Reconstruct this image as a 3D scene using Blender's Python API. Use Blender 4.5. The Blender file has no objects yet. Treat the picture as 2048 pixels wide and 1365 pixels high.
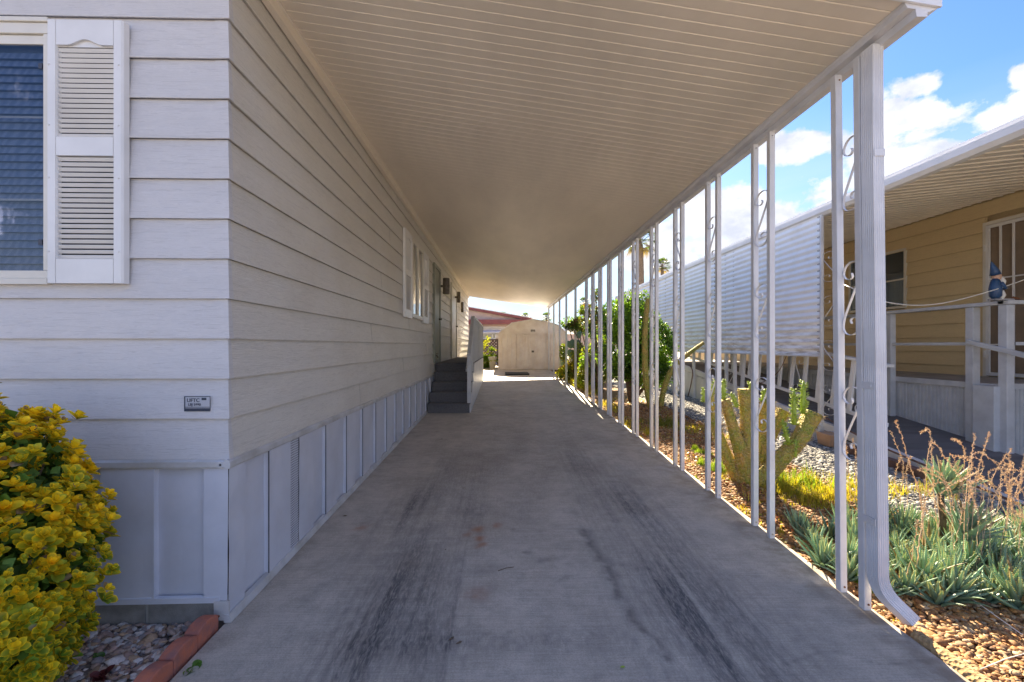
import bpy, bmesh, math, random
import numpy as np
from mathutils import Vector, Matrix, noise
random.seed(7); rng = np.random.default_rng(7)
R = math.radians
scene = bpy.context.scene
COL = scene.collection
# ------------------------------------------------------------------ camera
F = 880.0; YAW = R(1.37); HC = 1.42; HZ = 692.0
cd = bpy.data.cameras.new('camera'); cam = bpy.data.objects.new('camera', cd); COL.objects.link(cam)
cam.location = (0, 0, HC); cam.rotation_euler = (R(90), 0, -YAW)
cd.sensor_width = 36; cd.lens = F / 2048 * 36; cd.shift_y = 9.5 / 2048; cd.clip_end = 3000; cd.clip_start = .05
scene.camera = cam

def ray(px, py):          # direction of a sight line, used only to measure the place from the photograph
    x = (px - 1024) / F
    return (math.sin(YAW) + x * math.cos(YAW), math.cos(YAW) - x * math.sin(YAW), -(py - HZ) / F)
def yx(px, X):
    d = ray(px, 692); return X * d[1] / d[0]
def onX(px, py, X):
    d = ray(px, py); t = X / d[0]; return (X, t * d[1], HC + t * d[2])
def onY(px, py, Y):
    d = ray(px, py); t = Y / d[1]; return (t * d[0], Y, HC + t * d[2])

SL = .027; YC = 2.315
def zs(y): return SL * (y - YC)
XL = -1.418; XR = 2.0; XN = 4.6; XP = 6.05; XW = 7.6
WALLEND = 18.8

# ------------------------------------------------------------------ mesh helpers
class MB:
    def __init__(s): s.v = []; s.f = []; s.uv = None
    def add(s, vs, fs):
        o = len(s.v); s.v += [tuple(p) for p in vs]; s.f += [tuple(i + o for i in f) for f in fs]; return s
    def box(s, x0, x1, y0, y1, z0, z1):
        if x0 > x1: x0, x1 = x1, x0
        if y0 > y1: y0, y1 = y1, y0
        return s.add([(x0,y0,z0),(x1,y0,z0),(x1,y1,z0),(x0,y1,z0),(x0,y0,z1),(x1,y0,z1),(x1,y1,z1),(x0,y1,z1)],
              [(0,3,2,1),(4,5,6,7),(0,1,5,4),(1,2,6,5),(2,3,7,6),(3,0,4,7)])
    def obox(s, M, sx, sy, sz):
        h = [(x*sx/2, y*sy/2, z*sz/2) for z in (-1,1) for (x,y) in ((-1,-1),(1,-1),(1,1),(-1,1))]
        return s.add([M @ Vector(p) for p in h], [(0,3,2,1),(4,5,6,7),(0,1,5,4),(1,2,6,5),(2,3,7,6),(3,0,4,7)])
    def bar(s, a, b, w, h, up=(0,0,1)):        # box running from a to b, w across, h along up
        a = Vector(a); b = Vector(b); d = (b-a); L = d.length; d.normalize(); up = Vector(up)
        r = d.cross(up).normalized(); u = r.cross(d).normalized()
        M = Matrix((( r.x, d.x, u.x, 0),(r.y, d.y, u.y, 0),(r.z, d.z, u.z, 0),(0,0,0,1)))
        M.translation = (a+b)/2
        return s.obox(M, w, L, h)
    def extrude(s, poly, f0, f1, closed=True, caps=True):   # poly of 2D points, f0/f1 map them to 3D at either end
        n = len(poly); a = [f0(*p) for p in poly]; b = [f1(*p) for p in poly]
        fs = [(i, (i+1) % n, n+(i+1) % n, n+i) for i in range(n if closed else n-1)]
        if closed and caps: fs += [tuple(range(n-1,-1,-1)), tuple(range(n, 2*n))]
        return s.add(a+b, fs)
    def tube(s, pts, rad, n=8, cap=True, jit=0):
        pts = [Vector(p) for p in pts]; m = len(pts)
        if not hasattr(rad, '__len__'): rad = [rad]*m
        rings = []; pr = None
        for i, p in enumerate(pts):
            d = (pts[min(i+1,m-1)] - pts[max(i-1,0)]).normalized()
            if pr is None: pr = d.orthogonal().normalized()
            pr = (pr - d*pr.dot(d)).normalized(); q = d.cross(pr)
            for k in range(n):
                a = 2*math.pi*k/n; rr = rad[i]*(1+jit*random.uniform(-1,1))
                rings.append(p + (pr*math.cos(a) + q*math.sin(a))*rr)
        fs = [(i*n+k, i*n+(k+1)%n, (i+1)*n+(k+1)%n, (i+1)*n+k) for i in range(m-1) for k in range(n)]
        if cap: fs += [tuple(range(n-1,-1,-1)), tuple((m-1)*n+k for k in range(n))]
        return s.add(rings, fs)
    def ribbon(s, pts, w, th, wd=(1,0,0)):     # flat bar: pts path, w along wd, th thick
        pts = [Vector(p) for p in pts]; wd = Vector(wd); m = len(pts); vs = []
        for i, p in enumerate(pts):
            d = (pts[min(i+1,m-1)] - pts[max(i-1,0)]).normalized(); nn = d.cross(wd).normalized()
            for (a, b) in ((-1,-1),(1,-1),(1,1),(-1,1)): vs.append(p + wd*(a*w/2) + nn*(b*th/2))
        fs = [(i*4+k, i*4+(k+1)%4, (i+1)*4+(k+1)%4, (i+1)*4+k) for i in range(m-1) for k in range(4)]
        fs += [(3,2,1,0), tuple((m-1)*4+k for k in range(4))]
        return s.add(vs, fs)
    def lathe(s, prof, c=(0,0,0), n=20):
        vs = [(c[0]+r*math.cos(2*math.pi*k/n), c[1]+r*math.sin(2*math.pi*k/n), c[2]+z) for r, z in prof for k in range(n)]
        m = len(prof)
        fs = [(i*n+k, i*n+(k+1)%n, (i+1)*n+(k+1)%n, (i+1)*n+k) for i in range(m-1) for k in range(n)]
        fs += [tuple(range(n-1,-1,-1)), tuple((m-1)*n+k for k in range(n))]
        return s.add(vs, fs)
    def build(s, name, mat, parent=None, smooth=False, bevel=0, solid=0):
        me = bpy.data.meshes.new(name); me.from_pydata(s.v, [], s.f); me.update()
        o = bpy.data.objects.new(name, me); COL.objects.link(o)
        if mat: me.materials.append(mat)
        if smooth: me.polygons.foreach_set('use_smooth', [True]*len(me.polygons))
        if bevel:
            b = o.modifiers.new('bevel', 'BEVEL'); b.width = bevel; b.segments = 2; b.limit_method = 'ANGLE'; b.angle_limit = R(40)
        if parent: put(o, parent)
        return o

def put(o, parent):
    o.parent = parent
    o.matrix_parent_inverse = Matrix.Identity(4)
    # children are given in world coordinates; the thing's Empty only marks its base
    if parent is not None:
        w = world_loc(parent)
        o.location = Vector(o.location) - w
def world_loc(o):
    w = Vector((0,0,0))
    while o is not None: w += Vector(o.location); o = o.parent
    return w
def tag(o, label=None, cat=None, group=None, kind=None):
    if label: o['label'] = label
    if cat: o['category'] = cat
    if group: o['group'] = group
    if kind: o['kind'] = kind
    return o
def empty(name, loc, label=None, cat=None, group=None, parent=None):
    o = bpy.data.objects.new(name, None); o.location = loc; o.empty_display_size = .1; COL.objects.link(o)
    if parent: put(o, parent)
    return tag(o, label, cat, group)
def copy_tree(o, parent=None, loc=None, rotz=None, scale=None):
    c = o.copy(); COL.objects.link(c)
    if parent: c.parent = parent
    if loc is not None: c.location = loc
    if rotz is not None: c.rotation_euler = (0,0,rotz)
    if scale is not None: c.scale = (scale,)*3 if not hasattr(scale,'__len__') else scale
    for ch in o.children:
        copy_tree(ch, c)
    return c

def np_mesh(name, V, Fc, mat, parent=None, smooth=False, col=None):
    """V (n,3), Fc (m,k) all faces the same size, col (n,3) point colours"""
    V = np.asarray(V, dtype=np.float32); Fc = np.asarray(Fc, dtype=np.int32); k = Fc.shape[1]
    me = bpy.data.meshes.new(name)
    me.vertices.add(len(V)); me.vertices.foreach_set('co', V.ravel())
    me.loops.add(Fc.size); me.loops.foreach_set('vertex_index', Fc.ravel())
    me.polygons.add(len(Fc)); me.polygons.foreach_set('loop_start', np.arange(0, Fc.size, k, dtype=np.int32))
    me.polygons.foreach_set('loop_total', np.full(len(Fc), k, dtype=np.int32))
    if smooth: me.polygons.foreach_set('use_smooth', np.ones(len(Fc), dtype=bool))
    me.update(calc_edges=True)
    if col is not None:
        a = me.color_attributes.new('Col', 'FLOAT_COLOR', 'POINT')
        c4 = np.ones((len(V),4), dtype=np.float32); c4[:, :3] = col; a.data.foreach_set('color', c4.ravel())
    o = bpy.data.objects.new(name, me); COL.objects.link(o)
    if mat: me.materials.append(mat)
    if parent: put(o, parent)
    return o
def scatter(tv, tf, M, T, c1=None, c2=None, w=None):
    tv = np.asarray(tv, float); n = len(tv); N = len(T)
    V = np.einsum('nij,kj->nki', M, tv) + T[:, None, :]
    Fc = (np.asarray(tf)[None] + (np.arange(N)*n)[:, None, None]).reshape(-1, np.asarray(tf).shape[1])
    C = None
    if c1 is not None:
        if c2 is None: C = np.repeat(c1[:, None, :], n, 1)
        else: C = c1[:, None, :]*(1-w)[None, :, None] + c2[:, None, :]*w[None, :, None]
        C = C.reshape(-1, 3)
    return V.reshape(-1, 3), Fc, C
def frames(D, spin=None, up=None):
    """rotation matrices whose local y axis is D (N,3); columns x,y,z"""
    D = D/np.linalg.norm(D, axis=1)[:, None]; N = len(D)
    a = rng.normal(size=(N,3)) if up is None else np.repeat(np.array([up], float), N, 0) + rng.normal(size=(N,3))*(spin or 0)
    Z = a - (a*D).sum(1)[:, None]*D; Z /= np.linalg.norm(Z, axis=1)[:, None]
    X = np.cross(D, Z)
    return np.stack([X, D, Z], axis=2)

# ------------------------------------------------------------------ materials
def new_mat(name):
    m = bpy.data.materials.new(name); m.use_nodes = True; nt = m.node_tree
    return m, nt, nt.nodes['Principled BSDF']
def N_(nt, t, **kw):
    n = nt.nodes.new(t)
    for k, v in kw.items():
        if k in n.inputs: n.inputs[k].default_value = v
        else: setattr(n, k, v)
    return n
def L_(nt, a, b): nt.links.new(a, b)
def coords(nt, scale=(1,1,1)):
    tc = N_(nt, 'ShaderNodeTexCoord'); mp = N_(nt, 'ShaderNodeMapping'); mp.inputs['Scale'].default_value = scale
    L_(nt, tc.outputs['Object'], mp.inputs['Vector']); return mp.outputs['Vector']
def ramp(nt, fac, stops):
    r = N_(nt, 'ShaderNodeValToRGB'); e = r.color_ramp.elements
    while len(e) < len(stops): e.new(.5)
    for i, (p, c) in enumerate(stops):
        e[i].position = p; e[i].color = (c[0], c[1], c[2], 1) if hasattr(c, '__len__') else (c, c, c, 1)
    L_(nt, fac, r.inputs['Fac']); return r.outputs['Color']
def mixc(nt, f, a, b, mode='MIX'):
    m = N_(nt, 'ShaderNodeMix'); m.data_type = 'RGBA'; m.blend_type = mode
    for s, v in ((m.inputs[0], f), (m.inputs[6], a), (m.inputs[7], b)):
        if hasattr(v, 'is_output'): L_(nt, v, s)
        elif hasattr(v, '__len__'): s.default_value = (v[0], v[1], v[2], 1)
        else: s.default_value = v
    return m.outputs[2]
def bump(nt, b, h, strength=.3, dist=.01, prev=None):
    n = N_(nt, 'ShaderNodeBump'); n.inputs['Strength'].default_value = strength; n.inputs['Distance'].default_value = dist
    L_(nt, h, n.inputs['Height'])
    if prev: L_(nt, prev, n.inputs['Normal'])
    if b: L_(nt, n.outputs['Normal'], b.inputs['Normal'])
    return n.outputs['Normal']
def noise_(nt, vec, scale, detail=4, rough=.5, dist=0):
    n = N_(nt, 'ShaderNodeTexNoise'); n.inputs['Scale'].default_value = scale; n.inputs['Detail'].default_value = detail
    n.inputs['Roughness'].default_value = rough; n.inputs['Distortion'].default_value = dist
    if vec: L_(nt, vec, n.inputs['Vector'])
    return n.outputs['Fac']
def paint(name, c, rough=.5, dirt=.12, bs=60, bstr=.05, dirtc=None, dscale=3, stretch=(1,1,1), low=0):
    m, nt, b = new_mat(name); v = coords(nt, stretch)
    f = noise_(nt, v, dscale, 6, .6)
    c2 = dirtc or tuple(x*(1-dirt*2) for x in c)
    L_(nt, ramp(nt, f, [(.35, c2), (.62, c)]), b.inputs['Base Color'])
    b.inputs['Roughness'].default_value = rough
    nrm = None
    if low: nrm = bump(nt, None, noise_(nt, v, 2.2, 2), low, .02)
    if bstr: bump(nt, b, noise_(nt, v, bs, 3), bstr, .004, nrm)
    elif nrm: L_(nt, nrm, b.inputs['Normal'])
    return m
def siding_mat(name, c, dirtc, axis, bs=.5):
    m, nt, b = new_mat(name)
    st = (1.6, 1, 34) if axis == 'x' else (1, 1.6, 34)
    v = coords(nt, st)
    g = noise_(nt, v, 3.2, 5, .55, 1.6)
    r = ramp(nt, g, [(.38, 0), (.46, 1), (.52, .35), (.6, .9), (.7, .5)])
    v2 = coords(nt); d = noise_(nt, v2, 1.3, 6, .62)
    v3 = coords(nt, (.7,.7,5)); d3 = noise_(nt, v3, 2, 4)
    col = mixc(nt, ramp(nt, d, [(.45, 0), (.75, .5)]), c, dirtc)
    col = mixc(nt, ramp(nt, d3, [(.4, 0), (.8, .35)]), col, tuple(x*.82 for x in c))
    col = mixc(nt, .18, col, r, 'MULTIPLY')
    L_(nt, col, b.inputs['Base Color']); b.inputs['Roughness'].default_value = .52
    bump(nt, b, r, bs, .004)
    return m
def vcol(name, rough=.7, trans=0, bstr=0, bs=80, var=0, spec=.5, tint=(1.25, 1.2, .5)):
    m, nt, b = new_mat(name)
    a = N_(nt, 'ShaderNodeAttribute', attribute_name='Col'); col = a.outputs['Color']
    if var:
        f = noise_(nt, coords(nt), bs, 3); col = mixc(nt, var, col, ramp(nt, f, [(.3, .35), (.7, 1)]), 'MULTIPLY')
    L_(nt, col, b.inputs['Base Color']); b.inputs['Roughness'].default_value = rough
    b.inputs['Specular IOR Level'].default_value = spec
    if bstr: bump(nt, b, noise_(nt, coords(nt), bs, 3), bstr, .004)
    if trans:
        t = N_(nt, 'ShaderNodeBsdfTranslucent'); s = mixc(nt, 1.0, col, tint, 'MULTIPLY'); L_(nt, s, t.inputs['Color'])
        mx = N_(nt, 'ShaderNodeMixShader'); mx.inputs[0].default_value = trans
        out = nt.nodes['Material Output']
        L_(nt, b.outputs[0], mx.inputs[1]); L_(nt, t.outputs[0], mx.inputs[2]); L_(nt, mx.outputs[0], out.inputs['Surface'])
    return m
def glass(name, refl=.3, tint=(.8,.9,1)):
    m, nt, b = new_mat(name); nt.nodes.remove(b); out = nt.nodes['Material Output']
    g = N_(nt, 'ShaderNodeBsdfGlossy'); g.inputs['Roughness'].default_value = .03; g.inputs['Color'].default_value = (*tint, 1)
    t = N_(nt, 'ShaderNodeBsdfTransparent'); t.inputs['Color'].default_value = (.75*tint[0], .75*tint[1], .75*tint[2], 1)
    bump_n = N_(nt, 'ShaderNodeBump'); bump_n.inputs['Strength'].default_value = .15; bump_n.inputs['Distance'].default_value = .01
    L_(nt, noise_(nt, coords(nt), 5, 3), bump_n.inputs['Height']); L_(nt, bump_n.outputs[0], g.inputs['Normal'])
    mx = N_(nt, 'ShaderNodeMixShader'); mx.inputs[0].default_value = refl
    L_(nt, t.outputs[0], mx.inputs[1]); L_(nt, g.outputs[0], mx.inputs[2]); L_(nt, mx.outputs[0], out.inputs['Surface'])
    return m

W_SID = (.74, .70, .635); W_DIRT = (.60, .54, .45)
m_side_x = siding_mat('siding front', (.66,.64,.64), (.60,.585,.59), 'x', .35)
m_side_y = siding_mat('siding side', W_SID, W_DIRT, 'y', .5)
m_skirt = paint('skirt metal', (.60,.61,.67), .38, .06, 40, .03, low=.5)
m_trim = paint('white trim', (.66,.655,.66), .4, .08, 50, .03)
m_white = paint('white shutter plastic', (.76,.75,.74), .38, .05, 90, .04)
m_frame = paint('cream window frame', (.72,.68,.60), .4, .06)
m_post = paint('post enamel', (.70,.695,.71), .35, .07, 30, .04, dscale=5)
m_ceil = paint('roof pan enamel', (.85,.755,.62), .42, .10, 30, .03, dscale=.8, stretch=(1,.3,1))
m_dark = paint('dark gap', (.03,.028,.025), .8, .1)
m_rust = paint('rusty screw', (.22,.08,.03), .7, .3, dscale=80)
m_block = paint('concrete block', (.33,.31,.28), .9, .18, 150, .4, dscale=9)
m_mortar = paint('mortar', (.42,.40,.36), .9, .1, 100, .3)
m_brick = paint('red edging brick', (.48,.15,.085), .9, .2, 70, .9, dirtc=(.30,.13,.11), dscale=16)
m_carpet = paint('charcoal outdoor carpet', (.16,.155,.16), .97, .2, 400, .8, dscale=60)
m_cloth = paint('blue window screen', (.16,.22,.34), .9, .08, dscale=12)
m_blind, nt_, b_ = new_mat('blind slats'); vb_ = N_(nt_, 'ShaderNodeTexWave'); vb_.inputs['Scale'].default_value = 5; vb_.inputs['Distortion'].default_value = 9; vb_.inputs['Detail'].default_value = 3; L_(nt_, coords(nt_, (1.4,1,.6)), vb_.inputs['Vector'])
L_(nt_, ramp(nt_, vb_.outputs['Fac'], [(.2, (.22,.30,.47)), (.9, (.30,.38,.55))]), b_.inputs['Base Color']); b_.inputs['Roughness'].default_value = .6
m_glass = glass('window glass', .05, (.95,.97,1.0))
m_bronze = paint('lamp metal', (.16,.13,.10), .45, .2, dscale=20)
m_sagedoor = paint('sage door paint', (.30,.31,.25), .5, .1)
m_wdoor = paint('white door', (.75,.73,.70), .4, .06)
m_steel = paint('steel', (.45,.43,.40), .35, .1); m_steel.node_tree.nodes['Principled BSDF'].inputs['Metallic'].default_value = .8
m_tan = siding_mat('tan siding', (.74,.58,.33), (.66,.51,.29), 'y', .25)
m_awn = paint('awning pan', (.84,.77,.66), .45, .08, dscale=1)
m_fascia = paint('white fascia', (.76,.76,.78), .35, .06)
m_rail = paint('grey white rail paint', (.55,.555,.57), .5, .08, dscale=6)
m_deck = paint('grey deck paint', (.36,.35,.35), .75, .18, 60, .2, dirtc=(.24,.23,.235), dscale=5)
m_ramp = paint('dark ramp felt', (.17,.17,.185), .85, .18, 120, .4, dirtc=(.12,.12,.13), dscale=3, stretch=(.4,3,1))
m_shed = paint('shed sheet metal', (.84,.78,.71), .5, .1, dirtc=(.72,.63,.55), dscale=2.5)
m_maroon = paint('maroon fascia', (.26,.07,.06), .6, .1)
m_pink = paint('pinkish stucco', (.58,.44,.37), .8, .08, 60, .2)
m_lattice = paint('brown lattice', (.13,.075,.045), .7, .2)
m_terra = paint('terracotta', (.45,.17,.08), .8, .15, dscale=12)
m_bark = paint('bark', (.16,.11,.07), .9, .3, 60, .8, dscale=20)
m_palmbark = paint('palm bark', (.26,.19,.13), .9, .25, 12, .8, dscale=8)
m_cactus, nt_, b_ = new_mat('cactus skin'); v_ = coords(nt_); vo_ = N_(nt_, 'ShaderNodeTexVoronoi'); vo_.inputs['Scale'].default_value = 42; L_(nt_, v_, vo_.inputs['Vector'])
c_ = mixc(nt_, ramp(nt_, noise_(nt_, v_, 8, 6, .65), [(.38, 0), (.62, 1)]), (.27,.30,.045), (.46,.31,.08)); c_ = mixc(nt_, ramp(nt_, vo_.outputs['Distance'], [(.0, .8), (.35, 0)]), c_, (.55,.45,.20)); L_(nt_, c_, b_.inputs['Base Color']); b_.inputs['Roughness'].default_value = .75
bump(nt_, b_, vo_.outputs['Distance'], 1.0, .02)
m_spr = vcol('leaf aloe', .42, .32, tint=(1.2,1.2,.75))
m_leaf = vcol('leaf green', .4, .45)
m_euo = vcol('leaf euonymus', .5, .28, spec=.3)
m_dry = vcol('dry stalk', .8, .35, tint=(1.1,1.05,.9))
m_stone = vcol('gravel stone', .75, 0, .4, 120, .35)
m_grass = vcol('grass blade', .6, .45)
m_mat = paint('door mat', (.05,.05,.05), .95, .2, 300, .6)
m_ink = paint('black stamp', (.05,.06,.09), .6, .1)
m_plate = paint('stamped plate', (.56,.57,.62), .35, .1)
m_blueg = paint('gnome blue', (.025,.07,.16), .35, .15)
m_skin = paint('gnome face', (.6,.36,.24), .5, .1)
m_beard = paint('gnome beard', (.72,.68,.60), .6, .1)
m_curt = None
# corrugated curtain, dirty towards rust spots with a shape of their own
def corr():
    m, nt, b = new_mat('white corrugated sheet'); v = coords(nt)
    f = noise_(nt, v, 2.2, 6, .65); v2 = coords(nt, (1, 1.2, 9)); g = noise_(nt, v2, 2.5, 5, .6)
    c = mixc(nt, ramp(nt, f, [(.5, 0), (.8, .6)]), (.90,.90,.90), (.72,.68,.61))
    sp = N_(nt, 'ShaderNodeSeparateXYZ'); tc = N_(nt, 'ShaderNodeTexCoord'); L_(nt, tc.outputs['Object'], sp.inputs[0])
    mr = N_(nt, 'ShaderNodeMapRange'); mr.inputs['From Min'].default_value = 2.0; mr.inputs['From Max'].default_value = 1.3; L_(nt, sp.outputs['Z'], mr.inputs['Value'])
    mm = N_(nt, 'ShaderNodeMath', operation='MULTIPLY'); L_(nt, mr.outputs[0], mm.inputs[0]); L_(nt, ramp(nt, g, [(.42, 0), (.62, .9)]), mm.inputs[1])
    c = mixc(nt, mm.outputs[0], c, (.42,.35,.28)); L_(nt, c, b.inputs['Base Color']); b.inputs['Roughness'].default_value = .45
    return m
m_curt = corr()

m_srail = paint('skirt rail', (.56,.555,.56), .45, .1, 50, .03, dirtc=(.42,.40,.37), dscale=5)
# ------------------------------------------------------------------ world, sun
w = bpy.data.worlds.new('World'); scene.world = w; w.use_nodes = True; nt = w.node_tree
bg = nt.nodes['Background']
sun_dir = Vector((.10, 1.6, 1.0)).normalized()
elev = math.asin(sun_dir.z); az = math.atan2(sun_dir.x, sun_dir.y)
sky = N_(nt, 'ShaderNodeTexSky'); sky.sky_type = 'NISHITA'; sky.sun_disc = False
sky.sun_elevation = elev; sky.sun_rotation = az; sky.air_density = 1.3; sky.dust_density = .6; sky.ozone_density = 2.2
def wm(op, a, b=None, c=None):
    n = N_(nt, 'ShaderNodeMath', operation=op)
    for i, v in enumerate((a, b, c)):
        if v is None: continue
        if hasattr(v, 'is_output'): L_(nt, v, n.inputs[i])
        else: n.inputs[i].default_value = v
    return n.outputs[0]
tc = N_(nt, 'ShaderNodeTexCoord'); sp = N_(nt, 'ShaderNodeSeparateXYZ'); L_(nt, tc.outputs['Generated'], sp.inputs[0])
azn = wm('ARCTAN2', sp.outputs['X'], sp.outputs['Y']); eln = wm('ARCSINE', sp.outputs['Z'])
cb = N_(nt, 'ShaderNodeCombineXYZ'); L_(nt, azn, cb.inputs[0]); L_(nt, wm('MULTIPLY', eln, 1.35), cb.inputs[1])
cn = noise_(nt, cb.outputs[0], 6.5, 12, .6, .15)
cn2 = noise_(nt, cb.outputs[0], 2.1, 3, .5)
def az_el(px, py):
    d = Vector(ray(px, py)).normalized(); return math.atan2(d.x, d.y), math.asin(d.z)
blobs = [(1850, 235, 210, 60), (1990, 250, 150, 70), (1850, 170, 60, 34), (1620, 290, 110, 42), (1660, 385, 140, 55), (2045, 150, 60, 36), (1560, 430, 130, 60), (1400, 430, 150, 80), (1430, 500, 220, 60), (1780, 70, 24, 10), (1900, 300, 160, 40)]
mask = None
for (px, py, rx, ry) in blobs:
    a0, e0 = az_el(px, py); a1, _ = az_el(px+rx, py); _, e1 = az_el(px, py-ry)
    u = wm('DIVIDE', wm('SUBTRACT', azn, a0), abs(a1-a0)); v = wm('DIVIDE', wm('SUBTRACT', eln, e0), abs(e1-e0))
    q = wm('SUBTRACT', 1.0, wm('SQRT', wm('ADD', wm('MULTIPLY', u, u), wm('MULTIPLY', v, v))))
    mask = q if mask is None else wm('MAXIMUM', mask, q)
mask = wm('MAXIMUM', mask, -.8)
# scattered cumulus elsewhere in the sky, out of view, extra cover added for fill light
side = wm('GREATER_THAN', wm('ABSOLUTE', azn), 1.0)
mask = wm('ADD', mask, wm('MULTIPLY', side, wm('MULTIPLY', cn2, 1.0)))
dens = wm('ADD', wm('MULTIPLY', mask, .55), wm('MULTIPLY', wm('SUBTRACT', cn, .5), 2.6))
cl = ramp(nt, dens, [(.02, 0), (.20, 1)])
shade = ramp(nt, noise_(nt, cb.outputs[0], 11, 8, .6), [(.35, (.66,.70,.80)), (.6, (1.0,1.0,1.02))])
# high thin veil low over the horizon towards the sun
vb = N_(nt, 'ShaderNodeCombineXYZ'); L_(nt, wm('MULTIPLY', azn, 1.0), vb.inputs[0]); L_(nt, wm('MULTIPLY', eln, 4.5), vb.inputs[1])
veil = noise_(nt, vb.outputs[0], 3.2, 7, .55, .3)
vfade = N_(nt, 'ShaderNodeMapRange'); vfade.inputs['From Min'].default_value = .42; vfade.inputs['From Max'].default_value = .12; L_(nt, eln, vfade.inputs['Value'])
SKYK = 1.0
skyc = mixc(nt, 1.0, sky.outputs[0], (.275,.385,.60), 'MULTIPLY')
cloudc = mixc(nt, 1.0, shade, (3.3,3.3,3.35), 'MULTIPLY')
back = N_(nt, 'ShaderNodeMapRange'); back.inputs['From Min'].default_value = .2; back.inputs['From Max'].default_value = -.5; back.interpolation_type = 'SMOOTHSTEP'; L_(nt, sp.outputs['Y'], back.inputs['Value'])
cloudc = mixc(nt, back.outputs[0], cloudc, mixc(nt, 1.0, cloudc, (3.5,3.6,4.6), 'MULTIPLY'))   # unseen clouds behind the camera, brightened as added fill for the shaded walls
veilf = wm('MULTIPLY', vfade.outputs[0], ramp(nt, veil, [(.3, .35), (.62, .95)]))
c0 = mixc(nt, veilf, skyc, (2.4,2.75,3.15))
c1 = mixc(nt, cl, c0, cloudc)
L_(nt, c1, bg.inputs['Color']); bg.inputs['Strength'].default_value = .075
sd = bpy.data.lights.new('sun', 'SUN'); so = bpy.data.objects.new('sun', sd); COL.objects.link(so)
sd.energy = 5; sd.angle = R(.5); sd.color = (1, .84, .60)
so.rotation_euler = (-sun_dir).to_track_quat('-Z', 'Y').to_euler(); so.location = (3, 30, 20)
scene.view_settings.view_transform = 'Standard'; scene.view_settings.look = 'None'
scene.view_settings.exposure = 2.3; scene.view_settings.gamma = 1
scene.cycles.max_bounces = 10; scene.cycles.diffuse_bounces = 6; scene.cycles.transparent_max_bounces = 12
scene.cycles.use_denoising = True

# ------------------------------------------------------------------ ground
def gz(y):
    return zs(min(max(y, -6), 24))
def ground():
    ys = [-300, -60, -20, -6, 0, 3, 6, 9, 12, 15, 18, 21, 24, 40, 90, 400]; xs = [-400, -60, -20, -8, 8, 20, 60, 400]
    v = [(x, y, gz(y) - .09) for y in ys for x in xs]; n = len(xs)
    f = [(j*n+i, j*n+i+1, (j+1)*n+i+1, (j+1)*n+i) for j in range(len(ys)-1) for i in range(n-1)]
    m = MB(); m.add(v, f)
    mt, nt_, b = new_mat('ground'); vv = coords(nt_); f1 = noise_(nt_, vv, 1.2, 8, .65)
    L_(nt_, ramp(nt_, f1, [(.3, (.30,.27,.22)), (.7, (.42,.38,.32))]), b.inputs['Base Color']); b.inputs['Roughness'].default_value = .95
    bump(nt_, b, noise_(nt_, vv, 40, 4), .4, .02)
    tag(m.build('ground', mt), kind='structure')
ground()
mr_ = MB(); mr_.add([(-60,-1.2,gz(-1.2)-.07),(60,-1.2,gz(-1.2)-.07),(60,-9,gz(-6)-.07),(-60,-9,gz(-6)-.07)], [(0,3,2,1)])
tag(mr_.build('road', paint('pale concrete road', (.58,.54,.50), .9, .06, 90, .4)), kind='structure')

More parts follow.
